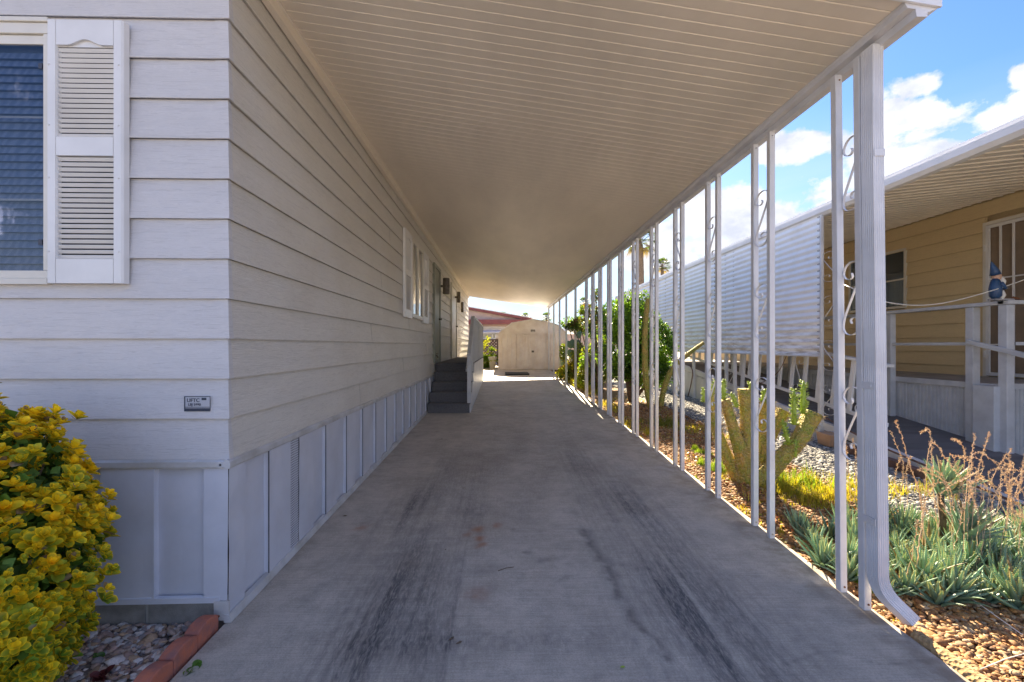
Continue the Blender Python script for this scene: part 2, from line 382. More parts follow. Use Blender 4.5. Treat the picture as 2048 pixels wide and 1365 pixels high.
def driveway():
    X0, X1 = XL + .004, XR
    ys = np.concatenate([np.arange(-1.2, 1.6, .2), np.arange(1.6, 7, .0135), np.arange(7, 19.6, .07)])
    xs = np.linspace(X0, X1, 250)
    XX, YY = np.meshgrid(xs, ys); ZZ = SL*(np.maximum(YY, -6) - YC)
    for yj in (8.9, 13.2, 5.0 - 6):                      # control joints
        ZZ = ZZ - .012*np.exp(-((YY-yj)/.02)**2)*(YY > 700)
    # stains with shapes of their own
    nz = lambda x, y, s, o=0: np.array([noise.noise((a*s+o, b*s, o)) for a, b in zip(x.ravel(), y.ravel())]).reshape(x.shape)
    small = nz(XX, YY, 9, 3); mid = nz(XX, YY*.35, 3.0, 11); fine = nz(XX, YY, 30, 5)
    ln = nz(XX*1.0, YY*.02, 34, 7)
    tyre = np.zeros_like(XX)
    def lane(xc, w, a, y0, y1, bend=0.):
        c = xc + bend*(YY-2.3)
        e = np.exp(-(np.abs(XX-c+.03*mid)/w)**2.6)
        f = 1/(1+np.exp(-(YY-y0)*3)) * 1/(1+np.exp((YY-y1)*1.1))
        return a*e*f*(.78+.8*ln)*(.8+.6*mid)
    tyre += lane(-.62, .14, .68, .5, 2.9, -.05) + lane(-.52, .32, .55, .5, 4.6, .02) + lane(-.8, .30, .30, .5, 5, -.03) + lane(-.25, .16, .18, .5, 4.6, .05)
    tyre += lane(.98, .18, .42, .5, 3.0, .02) + lane(.98, .38, .55, .5, 5.5, .03) + lane(1.3, .24, .35, .5, 3.6, .1)
    tyre += .42*np.exp(-((XX-.15)/1.0)**2)*(1/(1+np.exp(-(YY-3.6)*2.2)))*(1/(1+np.exp((YY-7.5)*.8)))*(.8+.8*mid)
    tyre += .3*np.exp(-((XX+.1-.1*small)/.75)**4)*np.exp(-((YY-2.12-.03*mid)/.10)**2)*(.6+1.2*np.clip(fine+.3,0,1))
    tyre = np.clip(tyre, 0, 1)
    oil = np.zeros_like(XX); rust = np.zeros_like(XX)
    def seg(pts, w0, w1, a, wob=.03):
        out = np.zeros_like(XX); n = len(pts)-1
        xx = XX + wob*small + wob*.4*fine; yy = YY + wob*small
        for i in range(n):
            (ax, ay), (bx, by) = pts[i], pts[i+1]; dx, dy = bx-ax, by-ay
            t = np.clip(((xx-ax)*dx+(yy-ay)*dy)/(dx*dx+dy*dy), 0, 1)
            d = np.hypot(xx-ax-t*dx, yy-ay-t*dy); u = (i+t)/n; ww = w0+(w1-w0)*u
            out = np.maximum(out, (.75+.5*np.clip(fine+small,-.5,.5))/(1+np.exp((d-ww)/(ww*.34+.002))))
        return a*out
    rs = 1.3
    def g2(px, py):
        d = ray(px, py); t = -HC/d[2]
        for _ in range(4): t = (HC - zs(t*d[1]))/(-d[2])
        return t*d[0], t*d[1]
    oil = np.maximum(oil, seg([g2(1170,1062), g2(1190,1100), g2(1215,1130), g2(1250,1210), g2(1290,1265), g2(1340,1315)], .035, .012, .75))
    oil = np.maximum(oil, seg([g2(1315,1275), g2(1300,1300)], .02, .01, .35))
    for p, r_, a in (((1023,1060), .022, .5), ((1048,1108), .03, .75), ((1085,1120), .045, .35), ((1110,1118), .05, .35), ((1140,1095), .04, .3), ((1120,1160), .035, .45), ((1100,1135), .03, .3)):
        c = g2(*p); oil = np.maximum(oil, seg([c, (c[0]+r_, c[1]+.01)], r_*.6, r_*.4, a, .05))
    for p, r_, a in (((955,1060), .028, .8), ((958,1078), .026, .7), ((965,1090), .018, .6), ((993,1052), .022, .5), ((935,1070), .02, .35), ((722,1057), .03, .4), ((955,1190), .05, .25)):
        c = g2(*p); rust = np.maximum(rust, seg([c, (c[0]+.01, c[1]+.02)], r_*1.25, r_*1.0, min(1,a*1.5), .03))
    # brown organic dirt along the right edge and around the wall foot
    edge = np.exp(-((XR-XX)/.22)**2)*np.clip(.45+1.1*small+.5*fine, 0, 1) + .5*np.exp(-((XX-XL)/.12)**2)*np.clip(.3+small, 0, 1)
    edge += .6*np.exp(-((XX-1.55)/.5)**2)*np.clip((YY-3.2)/1.5, 0, 1)*np.clip(.25+mid*.9, 0, 1)
    crack = np.zeros_like(XX)
    for pl in ([g2(1565,1330), g2(1600,1318), g2(1640,1305), g2(1680,1303), g2(1725,1320), g2(1770,1330), g2(1830,1322), g2(1880,1318)],):
        crack = np.maximum(crack, seg(pl, .0026, .0018, .6, .012))
    col = np.stack([np.clip(tyre,0,1), np.clip(np.maximum(oil, crack),0,1), np.clip(np.maximum(rust, 0),0,1)], -1).reshape(-1,3)
    ny, nx = XX.shape
    V = np.stack([XX, YY, ZZ], -1).reshape(-1,3); I = np.arange(ny*nx).reshape(ny, nx)
    Fc = np.stack([I[:-1,:-1], I[:-1,1:], I[1:,1:], I[1:,:-1]], -1).reshape(-1,4)
    m, nt_, b = new_mat('driveway concrete'); v = coords(nt_)
    a = N_(nt_, 'ShaderNodeAttribute', attribute_name='Col'); s = N_(nt_, 'ShaderNodeSeparateColor'); L_(nt_, a.outputs['Color'], s.inputs[0])
    e = N_(nt_, 'ShaderNodeAttribute', attribute_name='Dirt')
    base = ramp(nt_, noise_(nt_, v, 1.6, 8, .62), [(.3, (.56,.49,.40)), (.7, (.71,.63,.52))])
    broom = noise_(nt_, coords(nt_, (2.5,1,1)), 1, 1); brm = noise_(nt_, coords(nt_, (3, 130, 1)), 1, 3, .6)
    base = mixc(nt_, .35, base, ramp(nt_, brm, [(.3, .45), (.65, 1)]), 'MULTIPLY')
    base = mixc(nt_, .8, base, ramp(nt_, noise_(nt_, v, 140, 3, .7), [(.3, .66), (.65, 1)]), 'MULTIPLY')
    base = mixc(nt_, .55, base, ramp(nt_, noise_(nt_, coords(nt_), 7, 9, .75), [(.35, .55), (.6, 1)]), 'MULTIPLY')
    base = mixc(nt_, e.outputs['Fac'], base, mixc(nt_, noise_(nt_, v, 30, 4), (.13,.10,.065), (.27,.20,.13)))
    tr = noise_(nt_, coords(nt_, (70, 14, 1)), 1, 4, .7, .6)
    tf = N_(nt_, 'ShaderNodeMath', operation='MULTIPLY'); L_(nt_, s.outputs[0], tf.inputs[0]); L_(nt_, ramp(nt_, tr, [(.36, .45), (.58, 1)]), tf.inputs[1])
    base = mixc(nt_, tf.outputs[0], base, (.085,.080,.080))
    base = mixc(nt_, s.outputs[1], base, (.055,.05,.048))
    base = mixc(nt_, s.outputs[2], base, (.34,.12,.035))
    L_(nt_, base, b.inputs['Base Color']); b.inputs['Roughness'].default_value = .72
    L_(nt_, ramp(nt_, noise_(nt_, v, 2.5, 6), [(.3, .5), (.7, .85)]), b.inputs['Roughness'])
    n1 = bump(nt_, None, brm, .3, .004); bump(nt_, b, noise_(nt_, v, 160, 3, .7), .35, .003, n1)
    o = np_mesh('driveway', V, Fc, m, smooth=True, col=col)
    at = o.data.attributes.new('Dirt', 'FLOAT', 'POINT'); at.data.foreach_set('value', np.clip(edge*.75, 0, .85).ravel().astype(np.float32))
    tag(o, kind='structure')
    # slab edge faces, one sheet each side
    k = MB()
    for x in (X0, X1):
        k.add([(x,-1.2,zs(-1.2)),(x,19.53,zs(19.53)),(x,19.53,zs(19.53)-.16),(x,-1.2,zs(-1.2)-.16)], [(0,1,2,3)])
    k.add([(X0,19.53,zs(19.53)),(X1,19.53,zs(19.53)),(X1,19.53,zs(19.53)-.16),(X0,19.53,zs(19.53)-.16)], [(0,1,2,3)])
    tag(k.build('driveway_edge', m_block), kind='structure')
    return g2
g2 = driveway()
def gp(px, py, dz=0):
    """ground point under a pixel"""
    d = ray(px, py); t = -HC/d[2]
    for _ in range(6): t = (HC - (zs(t*d[1])+dz))/(-d[2])
    return (t*d[0], t*d[1], HC + t*d[2])

for yj in (8.9, 13.2):
    m = MB(); m.add([(XL+.05, yj-.006, zs(yj)+.0025),(XR-.01, yj-.006, zs(yj)+.0025),(XR-.01, yj+.006, zs(yj)+.0028),(XL+.05, yj+.006, zs(yj)+.0028)], [(0,1,2,3)]); tag(m.build('driveway_joint', m_bronze), kind='structure')
# ------------------------------------------------------------------ the home on the left
home = empty('mobile_home', (XL, YC, 0), 'white lap sided mobile home along the left of the driveway, with louvred shutters', 'house')
YF = YC - .012
LZ = [1.044 + .2060*i for i in range(-1, 13)]     # bottoms of the boards
ZS0 = .835
def lap(axis, a0, a1, base, out, ztop, openings=()):
    m = MB(); zl = [ZS0] + [z for z in LZ if z > ZS0+.05 and z < ztop-.02] + [ztop]
    for i in range(len(zl)-1):
        z0, z1 = zl[i], zl[i+1]
        o0 = .018; o1 = .000
        prof = [(o0, z0), (o1, z1+.0), (-.03, z1), (-.03, z0), ]
        pieces = [(a0, a1, z0, z1)]
        for (u0, u1, w0, w1) in openings:
            ns = []
            for (s0, s1, q0, q1) in pieces:
                if u1 <= s0 or u0 >= s1 or w1 <= q0 or w0 >= q1: ns.append((s0, s1, q0, q1)); continue
                if u0 > s0: ns.append((s0, u0, q0, q1))
                if u1 < s1: ns.append((u1, s1, q0, q1))
                if w0 > q0+.002: ns.append((max(s0,u0), min(s1,u1), q0, w0))
                if w1 < q1-.002: ns.append((max(s0,u0), min(s1,u1), w1, q1))
            pieces = ns
        ov = lambda z: o0 + (o1-o0)*(z-z0)/(z1-z0)
        for (s0, s1, q0, q1) in pieces:
            prof = [(ov(q0), q0), (ov(q1), q1), (-.03, q1), (-.03, q0)] if q0 > z0 else [(ov(q0)-.001, q0), (ov(q0), q0+.004), (ov(q1), q1), (-.03, q1), (-.03, q0+.006), (.004, q0+.006), (o0-.006, q0)]
            if axis == 'x':
                m.extrude(prof, lambda o, z: (s0, base - o, z), lambda o, z: (s1, base - o, z))
            else:
                m.extrude(prof, lambda o, z: (base + o, s0, z), lambda o, z: (base + o, s1, z))
    return m
ZTOP = 3.62
_wx1 = onY(100, 300, YC-.03)[0]-.004; lap('x', -6.5, XL-.004, YC, 1, ZTOP, [(_wx1-1.53, _wx1-.02, onY(60,570,YC-.02)[2]+.02, onY(60,40,YC-.02)[2]-.03)]).build('front_siding', m_side_x, home)
lap('y', YC+.004, WALLEND, XL-.0, 1, ZTOP).build('side_siding', m_side_y, home)
# butt joints on the side boards (thin caulk lines) and metal corner caps
m = MB(); zl = [ZS0] + [z for z in LZ if ZS0+.05 < z < ZTOP-.02] + [ZTOP]
for i in range(len(zl)-1):
    z0, z1 = zl[i]+.001, zl[i+1]-.001
    wx, wy = .062, .02
    a, c = .0195, .0040
    v = [(XL-wx, YC-a, z0), (XL+a, YC-a, z0), (XL+a, YC+wy, z0), (XL-wx, YC-c, z1), (XL+c, YC-c, z1), (XL+c, YC+wy, z1),
         (XL-wx, YC-a+.01, z0), (XL+a-.01, YC-a+.01, z0), (XL+a-.01, YC+wy, z0)]
    m.add(v, [(0,1,4,3), (1,2,5,4), (0,6,7,1), (1,7,8,2)])
m.build('corner_cap', m_side_x, home)
m_caulk = paint('caulk', (.50,.48,.45), .8)
for i in range(len(zl)-1):
    yy = YC + 2.1 + ((i*1.93) % 5.4)
    while yy < WALLEND-1:
        m = MB(); m.bar((XL+.0175, yy, zl[i]+.005), (XL+.0020, yy, zl[i+1]-.004), .003, .002, (1,0,0)); m.build('board_joint', m_caulk, home); yy += 7.32
# eaves board, wall body and roof of the home
m = MB(); m.box(-6.5, XL-.032, YC+.04, WALLEND, .1, ZTOP+.1); m.build('wall_core', m_dark, home)
m = MB(); m.box(-6.7, XL-.0, YC-.15, WALLEND+.1, ZTOP+.004, ZTOP+.12)
m.extrude([(-6.9, ZTOP+.12), (-1.3, ZTOP+.12), (-4.1, ZTOP+.75)], lambda x,z:(x, YC-.3, z), lambda x,z:(x, WALLEND+.3, z))
m.build('roof', m_trim, home)
# skirting: trim rail, alternating pans, bottom rail
m = MB()
m.extrude([(0,.79),(.026,.79),(.030,.80),(.030,.825),(.012,.838),(0,.838)], lambda o,z:(XL+o, YC-.03, z-.0), lambda o,z:(XL+o, WALLEND, z))
m.extrude([(0,.79),(.026,.79),(.030,.80),(.030,.825),(.012,.838),(0,.838)], lambda o,z:(-6.5, YC-o, z), lambda o,z:(XL+.0, YC-o, z))
m.build('skirt_rail', m_srail, home)
def skirt_profile(edges, start_raised, hi=.016, lo=-.010, s=.012):
    p = []; up = start_raised
    for i in range(len(edges)-1):
        h = hi if up else lo
        p += [(edges[i] + (s if i else 0)*(.3), h), (edges[i+1] - s*.3, h)]; up = not up
    return p
eds = [YC-.016] + [yx(px, XL+.014) for px in (491, 537, 581)] 
vent0, vent1 = eds[-1], yx(597.5, XL+.014)
m = MB()
def dents(p, f, z0f, z1, ax):
    """skirt sheet as a grid with shallow dents"""
    nz = 14; n = len(p); vs = []
    for j in range(nz+1):
        for (a, o) in p:
            t = j/nz; z0 = z0f(a); z = z0 + (z1-z0)*t
            d = .005*noise.noise((a*3.1, z*4, 2.2)) + .003*noise.noise((a*9, z*7, 8.))
            vs.append(f(a, o + d, z))
    fs = [(j*n+i, j*n+i+1, (j+1)*n+i+1, (j+1)*n+i) for j in range(nz) for i in range(n-1)]
    m.add(vs, fs)
def refine(p, step=.05):
    q = []
    for i in range(len(p)-1):
        (a0,o0),(a1,o1) = p[i], p[i+1]; k = max(1, int(abs(a1-a0)/step))
        for j in range(k): q.append((a0+(a1-a0)*j/k, o0+(o1-o0)*j/k))
    return q + [p[-1]]
fy = lambda a, o, z: (XL + o, a, z)
dents(refine(skirt_profile(eds, True)), fy, lambda a: zs(a)+.02, .795, 'y')
e2 = [vent1]; random.seed(3)
while e2[-1] < WALLEND-.25: e2.append(e2[-1] + (.245 if len(e2) % 2 else .225) + random.uniform(-.01,.01))
e2.append(WALLEND)
dents(refine(skirt_profile(e2, True)), fy, lambda a: zs(a)+.02, .795, 'y')
m.build('side_skirt', m_skirt, home, smooth=False)
m = MB()
xe = [XL+.014] + [onY(px, 900, YC)[0] for px in (410, 313, 205)]
while xe[-1] > -6.3: xe.append(xe[-1] - .245)
p = skirt_profile(xe[::-1], len(xe) % 2 == 0)
p = [(a, o) for a, o in p]
dents(refine(p), lambda a, o, z: (a, YC - o, z), lambda a: .112 - .010*max(0,(XL-a)), .795, 'x')
m.build('front_skirt', m_skirt, home, smooth=False)
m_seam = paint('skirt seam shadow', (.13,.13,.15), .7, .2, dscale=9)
for px in (313,):
    x = onY(px, 900, YC)[0]; m = MB(); m.box(x-.006, x+.004, YC-.022, YC-.013, .125, .79); m.build('skirt_seam', m_skirt, home)
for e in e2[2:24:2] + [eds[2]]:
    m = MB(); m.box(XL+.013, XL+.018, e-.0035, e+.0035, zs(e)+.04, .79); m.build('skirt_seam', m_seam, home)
# perforated vent: a dark back and a real grid of round-ish holes
m = MB(); m.box(XL-.02, XL+.009, vent0, vent1, .05, .79); m.build('vent_back', paint('vent gap', (.012,.011,.010), .8), home)
m = MB(); ny_, nzv = 6, 46; cw = (vent1-vent0-.012)/ny_; ch = (.79-.05)/nzv
for j in range(nzv+1): m.box(XL+.0105, XL+.0125, vent0, vent1, .05+j*ch-.0034, .05+j*ch+.0034)
for i in range(ny_+1): m.box(XL+.010, XL+.0120, vent0+.006+i*cw-.0034, vent0+.006+i*cw+.0034, .05, .79)
m.build('skirt_vent', m_skirt, home)
m = MB()
n = 90
for i in range(n):
    y0 = YC-.03 + (WALLEND-YC)*i/n; y1 = YC-.03 + (WALLEND-YC)*(i+1)/n; b0 = .004*noise.noise((y0*2,0,0)); b1 = .004*noise.noise((y1*2,0,0))
    m.extrude([(-.002,.003),(.036,.003),(.034,.016),(.024,.042),(-.002,.046)], lambda o,z:(XL+o+(b0 if o>0 else 0), y0, zs(y0)+z), lambda o,z:(XL+o+(b1 if o>0 else 0), y1, zs(y1)+z), caps=(i in (0,n-1)))
m.box(XL-.055, XL+.020, YC-.026, YC-.015, .012, .11)
m.build('skirt_base_rail', m_srail, home)
m = MB()
m.extrude([(0,.108),(.022,.100),(.022,.128),(.006,.134)], lambda o,z:(-6.5, YC-o, z-.03), lambda o,z:(XL-.03, YC-o-.001, z))
m.build('front_base_rail', m_skirt, home)
m = MB()
x = XL-.03; k = 0
while x > -6:
    m.box(x-.385, x-.002, YC+.012, YC+.1, -.12, .108 - .012*k*.5 - .002); x -= .397; k += 1
    if k > 3: k = 3
m.build('foundation_block', m_block, home, bevel=.004)
m = MB(); m.box(-6.4, XL-.04, YC+.018, YC+.05, -.12, .09); m.build('mortar_joint', m_mortar, home)
for (x, y, z) in ((XL-.03, YC-.029, .035), (XL-.02, YC-.03, .81)):
    m = MB(); m.tube([(x,y+.004,z),(x,y,z)], .006, 10); m.build('screw', m_rust, home)

# louvred shutters
def shutter_mesh(W, H, back):
    """local: x across 0..W, y outwards negative, z 0..H"""
    m = MB(); D = .036; st = .052*W/.395+.002; hx0, hx1 = st, W-st
    lo0, lo1 = H*.092, H*.485; hi0, hi1 = H*.555, H*.905
    m.extrude([(0,0),(.004,-D*.8),(.012,-D),(hx0-.004,-D),(hx0,-D+.01),(hx0,0)], lambda x,y:(x,y,0), lambda x,y:(x,y,H))
    m.extrude([(W-0,0),(W-.004,-D*.8),(W-.012,-D),(hx1+.004,-D),(hx1,-D+.01),(hx1,0)][::-1], lambda x,y:(x,y,0), lambda x,y:(x,y,H))
    m.box(hx0, hx1, -D+.001, 0, 0, lo0); m.box(hx0, hx1, -D+.001, 0, lo1, hi0)
    # arched head
    n = 14; pts = [(hx0, hi1+.0)]
    for i in range(n+1):
        t = i/n; s_ = max(0, math.sin(math.pi*t))**2
        pts.append((hx0 + (hx1-hx0)*(.18+.64*t), hi1 + .022*s_*1.3))
    pts += [(hx1, hi1), (hx1, H), (hx0, H)]
    m.extrude(pts, lambda x,z:(x,-D+.001,z), lambda x,z:(x,-D+.012,z))
    m.box(hx0, hx1, -D+.014, 0, hi1-.004, H-.001)
    for (z0, z1) in ((lo0, lo1), (hi0, hi1-.006)):
        k = int(round((z1-z0)/.0254)); dz = (z1-z0)/k
        for i in range(k):
            zc = z0 + dz*(i+.5)
            m.obox(Matrix.Translation(((hx0+hx1)/2, -D+.017, zc)) @ Matrix.Rotation(R(38), 4, 'X'), hx1-hx0, .004, dz*.70)
    return m
xs0 = onY(100, 300, YC-.03)[0]; xs1 = onY(255, 300, YC-.03)[0]
zt = onY(180, 47, YC-.03)[2]; zb = onY(180, 568, YC-.03)[2]
def place_shutter(mb, xf, label=None):
    mb.v = [xf(*p) for p in mb.v]
    o = mb.build('shutter', m_white, home)
    return o
def shutter_back(W, H, xf, parent):
    m = MB(); st = .052*W/.395+.002; m.box(st-.004, W-st+.004, -.007, -.002, H*.08, H*.92); m.v = [xf(*p) for p in m.v]; return m.build('louvre_back', paint('louvre shadow gap', (.03,.03,.028), .8), parent)
sh = shutter_mesh(xs1-xs0, zt-zb, None)
front_sh = place_shutter(sh, lambda x,y,z:(xs0+x, YC-.018+y, zb+z))
shutter_back(xs1-xs0, zt-zb, lambda x,y,z:(xs0+x, YC-.018+y, zb+z), front_sh)
front_sh['label'] = 'large white shutter beside the front window'
m = MB()
for zf in (.12, .40, .60, .83):
    for xx in (xs0+.018, xs1-.024):
        m.tube([(xx, YC-.054, zb+(zt-zb)*zf), (xx, YC-.058, zb+(zt-zb)*zf)], [.005,.003], 8)
m.build('screw', m_white, front_sh)
# front window, partly out of frame
wx1 = xs0 - .004; wx0 = wx1 - 1.55
zwt, zwb = onY(60, 40, YC-.02)[2], onY(60, 570, YC-.02)[2]
win = empty('window', ((wx0+wx1)/2, YC, zwb), parent=home)
m = MB(); fw = .055; yo = YC-.034
m.box(wx0-.02, wx1+.003, yo-.01, YC-.004, zwt-.022, zwt)
m.box(wx0, wx1, yo, YC-.004, zwt-.022-fw, zwt-.022-.002)
m.box(wx0, wx1, yo-.008, YC-.004, zwb, zwb+.03); m.box(wx0, wx1, yo, YC-.004, zwb+.031, zwb+.07)
m.box(wx0, wx0+.04, yo, YC-.004, zwb+.071, zwt-.08); m.box(wx1-.026, wx1, yo, YC-.004, zwb+.071, zwt-.08)
m.box(wx0+.04, wx1-.027, yo+.012, YC-.004, zwt-.125, zwt-.08)
m.build('window_frame', m_frame, win, bevel=.002)
m = MB(); m.box(wx0+.041, wx1-.028, YC-.0165, YC-.0145, zwb+.072, zwt-.126); m.build('pane', m_glass, win)
m = MB()
for py in (235, 400):
    z = onY(40, py, YC-.012)[2]; m.box(wx0+.042, wx1-.029, YC-.0135, YC-.011, z-.005, z+.005)
m.build('sash_bar', m_trim, win)
m = MB(); z = zwb+.09
while z < zwt-.13:
    m.obox(Matrix.Translation(((wx0+wx1)/2, YC+.012, z)) @ Matrix.Rotation(R(66), 4, 'X'), wx1-wx0-.08, .043, .0014); z += .0405
m.build('blind', m_blind, win)
m = MB(); m.box(wx0+.01, wx1-.01, YC+.031, YC+.034, zwb+.0, zwt-.0); m.build('room_shade', m_cloth, win)
m = MB(); m.box(wx0+.01, wx0+.03, YC-.003, YC+.031, zwb, zwt); m.box(wx1-.03, wx1-.01, YC-.003, YC+.031, zwb, zwt); m.box(wx0+.031, wx1-.031, YC-.003, YC+.031, zwt-.07, zwt-.03); m.box(wx0+.031, wx1-.031, YC-.003, YC+.031, zwb+.02, zwb+.06); m.build('reveal', m_frame, win)
for py in (133, 485):
    m = MB(); q = onY(83, py, YC-.02); m.box(q[0]-.012, q[0]+.006, YC-.024, YC-.018, q[2]-.014, q[2]+.014); m.build('screen_clip', m_ink, win)
# data plate stamped on the siding
pl = onY(369, 793, YC-.017); pr = onY(421, 823, YC-.017)
m = MB(); m.box(pl[0], pr[0], YC-.019, YC-.0165, pr[2], pl[2]); plate = m.build('data_plate', m_plate, home)
m = MB(); b_ = .0035
m.box(pl[0], pr[0], YC-.0200, YC-.0192, pl[2]-b_, pl[2]); m.box(pl[0], pl[0]+b_*1.6, YC-.0200, YC-.0192, pr[2], pl[2]-b_)
m.box(pr[0]-.002, pr[0], YC-.0200, YC-.0192, pr[2], pl[2]-b_)
m.box(pl[0]+b_*1.6, pr[0]-.002, YC-.0200, YC-.0192, pr[2], pr[2]+.016); m.box(pl[0]+b_*1.6, pr[0]-.002, YC-.0200, YC-.0192, pr[2]+.020, pr[2]+.023)
m.box(pl[0]+.088, pl[0]+.112, YC-.0200, YC-.0192, pl[2]-.020, pl[2]-.008)
m.build('plate_border', m_ink, plate)
def text(s, size, loc, rot, mat, parent, name='lettering', ext=.0006):
    c = bpy.data.curves.new(name, 'FONT'); c.body = s; c.size = size; c.extrude = ext; c.offset = size*.01
    o = bpy.data.objects.new(name, c); COL.objects.link(o)
    me = bpy.data.meshes.new_from_object(o.evaluated_get(bpy.context.evaluated_depsgraph_get())); COL.objects.unlink(o); bpy.data.objects.remove(o)
    t = bpy.data.objects.new(name, me); COL.objects.link(t); me.materials.append(mat); t.rotation_euler = rot; t.location = loc
    if parent: put(t, parent)
    return t
text('UFTC', .026, (pl[0]+.014, YC-.0205, pl[2]-.029), (R(90),0,0), m_ink, plate)
text('LBJ 5990', .018, (pl[0]+.020, YC-.0205, pr[2]+.029), (R(90),0,0), m_ink, plate)

# side wall openings
def ysp(px, x=XL+.02): return yx(px, x)
def zpx(px, py, x=XL+.02): return onX(px, py, x)[2]
def side_shutter(p0, p1, ptop, pbot, lab):
    y0, y1 = ysp(p0, XL+.05), ysp(p1, XL+.05); z1 = zpx(p0, ptop, XL+.05); z0 = zpx(p0, pbot, XL+.05)
    mb = shutter_mesh(y1-y0, z1-z0, None)
    o = place_shutter(mb, lambda x,y,z:(XL+.012-y, y0+x, z0+z)); o['label'] = lab
    # mirrored axes turn the faces; flip them back
    o.data.flip_normals(); shutter_back(y1-y0, z1-z0, lambda x,y,z:(XL+.012-y, y0+x, z0+z), o); return (y0, y1, z0, z1)
A = side_shutter(811, 825.5, 455, 634, 'narrow shutter on the near side of the carport window')
B = side_shutter(848, 858.5, 502, 646, 'narrow shutter on the far side of the carport window')
wy0, wy1 = A[1]+.01, B[0]-.01; wz0, wz1 = A[2]+.03, A[3]-.03
win2 = empty('window', (XL, (wy0+wy1)/2, wz0), parent=home)
m = MB()
for (a, b, c, d) in ((wy0, wy1, wz1-.05, wz1), (wy0, wy1, wz0, wz0+.06), (wy0, wy0+.05, wz0+.06, wz1-.05), (wy1-.05, wy1, wz0+.06, wz1-.05), ((wy0+wy1)/2-.025, (wy0+wy1)/2+.025, wz0+.06, wz1-.05)):
    m.box(XL+.003, XL+.05, a, b, c, d)
m.build('window_frame', m_frame, win2, bevel=.003)
m = MB(); m.box(XL+.022, XL+.025, wy0+.05, wy1-.05, wz0+.06, wz1-.05)
mg2 = glass('window glass dark', .45, (1,1,1)); m.build('pane', mg2, win2)
m = MB(); m.box(XL+.017, XL+.019, wy0+.04, wy1-.04, wz0+.05, wz1-.04); m.build('dark_room', m_dark, win2)
LAND = 1.06
def side_door(p0, p1, ztop, mat, frame_mat, lab):
    y0, y1 = p0, p1
    d = empty('door', (XL, (y0+y1)/2, LAND), parent=home); d['label'] = lab
    m = MB(); m.box(XL+.004, XL+.055, y0, y0+.07, LAND, ztop); m.box(XL+.004, XL+.055, y1-.07, y1, LAND, ztop); m.box(XL+.004, XL+.057, y0-.01, y1+.01, ztop, ztop+.07)
    m.build('door_frame', frame_mat, d, bevel=.004)
    m = MB(); m.box(XL+.004, XL+.03, y0+.072, y1-.072, LAND+.01, ztop-.004)
    for (u0, u1, a, b) in ((.2,.8,.1,.42),(.2,.8,.5,.9)):
        yy0, yy1 = y0+(y1-y0)*u0, y0+(y1-y0)*u1; za, zb_ = LAND+(ztop-LAND)*a, LAND+(ztop-LAND)*b
        m.box(XL+.03, XL+.037, yy0, yy1, za, zb_)
    m.build('door_leaf', mat, d, bevel=.003)
    m = MB(); m.tube([(XL+.03, y1-.14, LAND+.95), (XL+.07, y1-.14, LAND+.95), (XL+.085, y1-.14, LAND+.95), (XL+.095, y1-.14, LAND+.95)], [.02,.012,.03,.02], 12); m.build('door_knob', m_bronze, d, smooth=True)
    return d
dy0, dy1 = ysp(869.5, XL+.05), ysp(881.5, XL+.05)
side_door(dy0, dy1, 3.06, m_sagedoor, m_sagedoor, 'sage green door at the head of the steps')
ey0, ey1 = ysp(903.8, XL+.05), ysp(914, XL+.05)
side_door(ey0, ey1, 3.10, m_wdoor, m_frame, 'white door at the far end of the landing')
def lamp(y, z, h=.42, r=.075):
    l = empty('wall_lamp', (XL, y, z), parent=home)
    m = MB(); m.box(XL+.012, XL+.03, y-.06, y+.06, z-.08, z+.08); m.bar((XL+.03,y,z),(XL+.10,y,z), .05, .05); m.build('bracket', m_bronze, l)
    m = MB(); m.lathe([(r*.9,-h/2),(r,-h/2+.01),(r,-h*.1),(r*1.04,-h*.1),(r*1.04,h*.1),(r,h*.1),(r,h/2-.01),(r*.9,h/2)], (XL+.10+r, y, z), 20); m.build('lamp_shade', m_bronze, l, smooth=False)
    return l
lamp(yx(892, XL+.17), 2.76, .36); lamp(yx(917.5, XL+.15), 2.86, .32, .05)
m = MB(); m.box(XL+.012, XL+.09, yx(925, XL+.05)-.1, yx(925, XL+.05)+.14, 2.6, 2.95); m.build('meter_box', m_bronze, home, bevel=.01)
m = MB(); q = (XL, yx(868, XL), 1.22)
m.tube([(XL+.01,q[1]-.1,q[2]),(XL+.07,q[1]-.1,q[2]),(XL+.10,q[1]-.1,q[2]-.05)], .018, 10); m.lathe([(.035,0),(.04,.006),(.035,.012)], (XL+.07, q[1]-.1, q[2]+.03), 12); m.build('tap', m_bronze, home)

# ------------------------------------------------------------------ carport
car = empty('carport', (XR, YC, 0), 'white metal carport roof on scrollwork posts covering the driveway', 'carport')
RY0, RY1 = 2.03, 18.6
def cz(x): return 3.05 + .142*(1.9-x)
m = MB(); p = []; y = RY0; st = .0835
while y < RY1:
    p += [(y, 0), (y+st-.016, 0), (y+st-.011, .0030), (y+st-.008, .0030), (y+st-.006, .0), (y+st-.001, -.0008)]
    y += st
p.append((y, 0)); RY1 = y
n = len(p)
for (x0, x1) in ((XL+.02, 1.905),):
    m.add([(x0, a, cz(x0)+o) for a, o in p] + [(x1, a, cz(x1)+o) for a, o in p], [(i, i+1, n+i+1, n+i) for i in range(n-1)])
m.build('roof_pan', m_ceil, car)
m = MB(); m.extrude([(XL+.02, cz(XL)+.05), (2.06, cz(2.06)+.05), (2.06, cz(2.06)+.13), (XL+.02, cz(XL)+.13)], lambda x,z:(x,RY0+.004,z), lambda x,z:(x,RY1-.004,z)); m.build('roof_top', m_fascia, car)
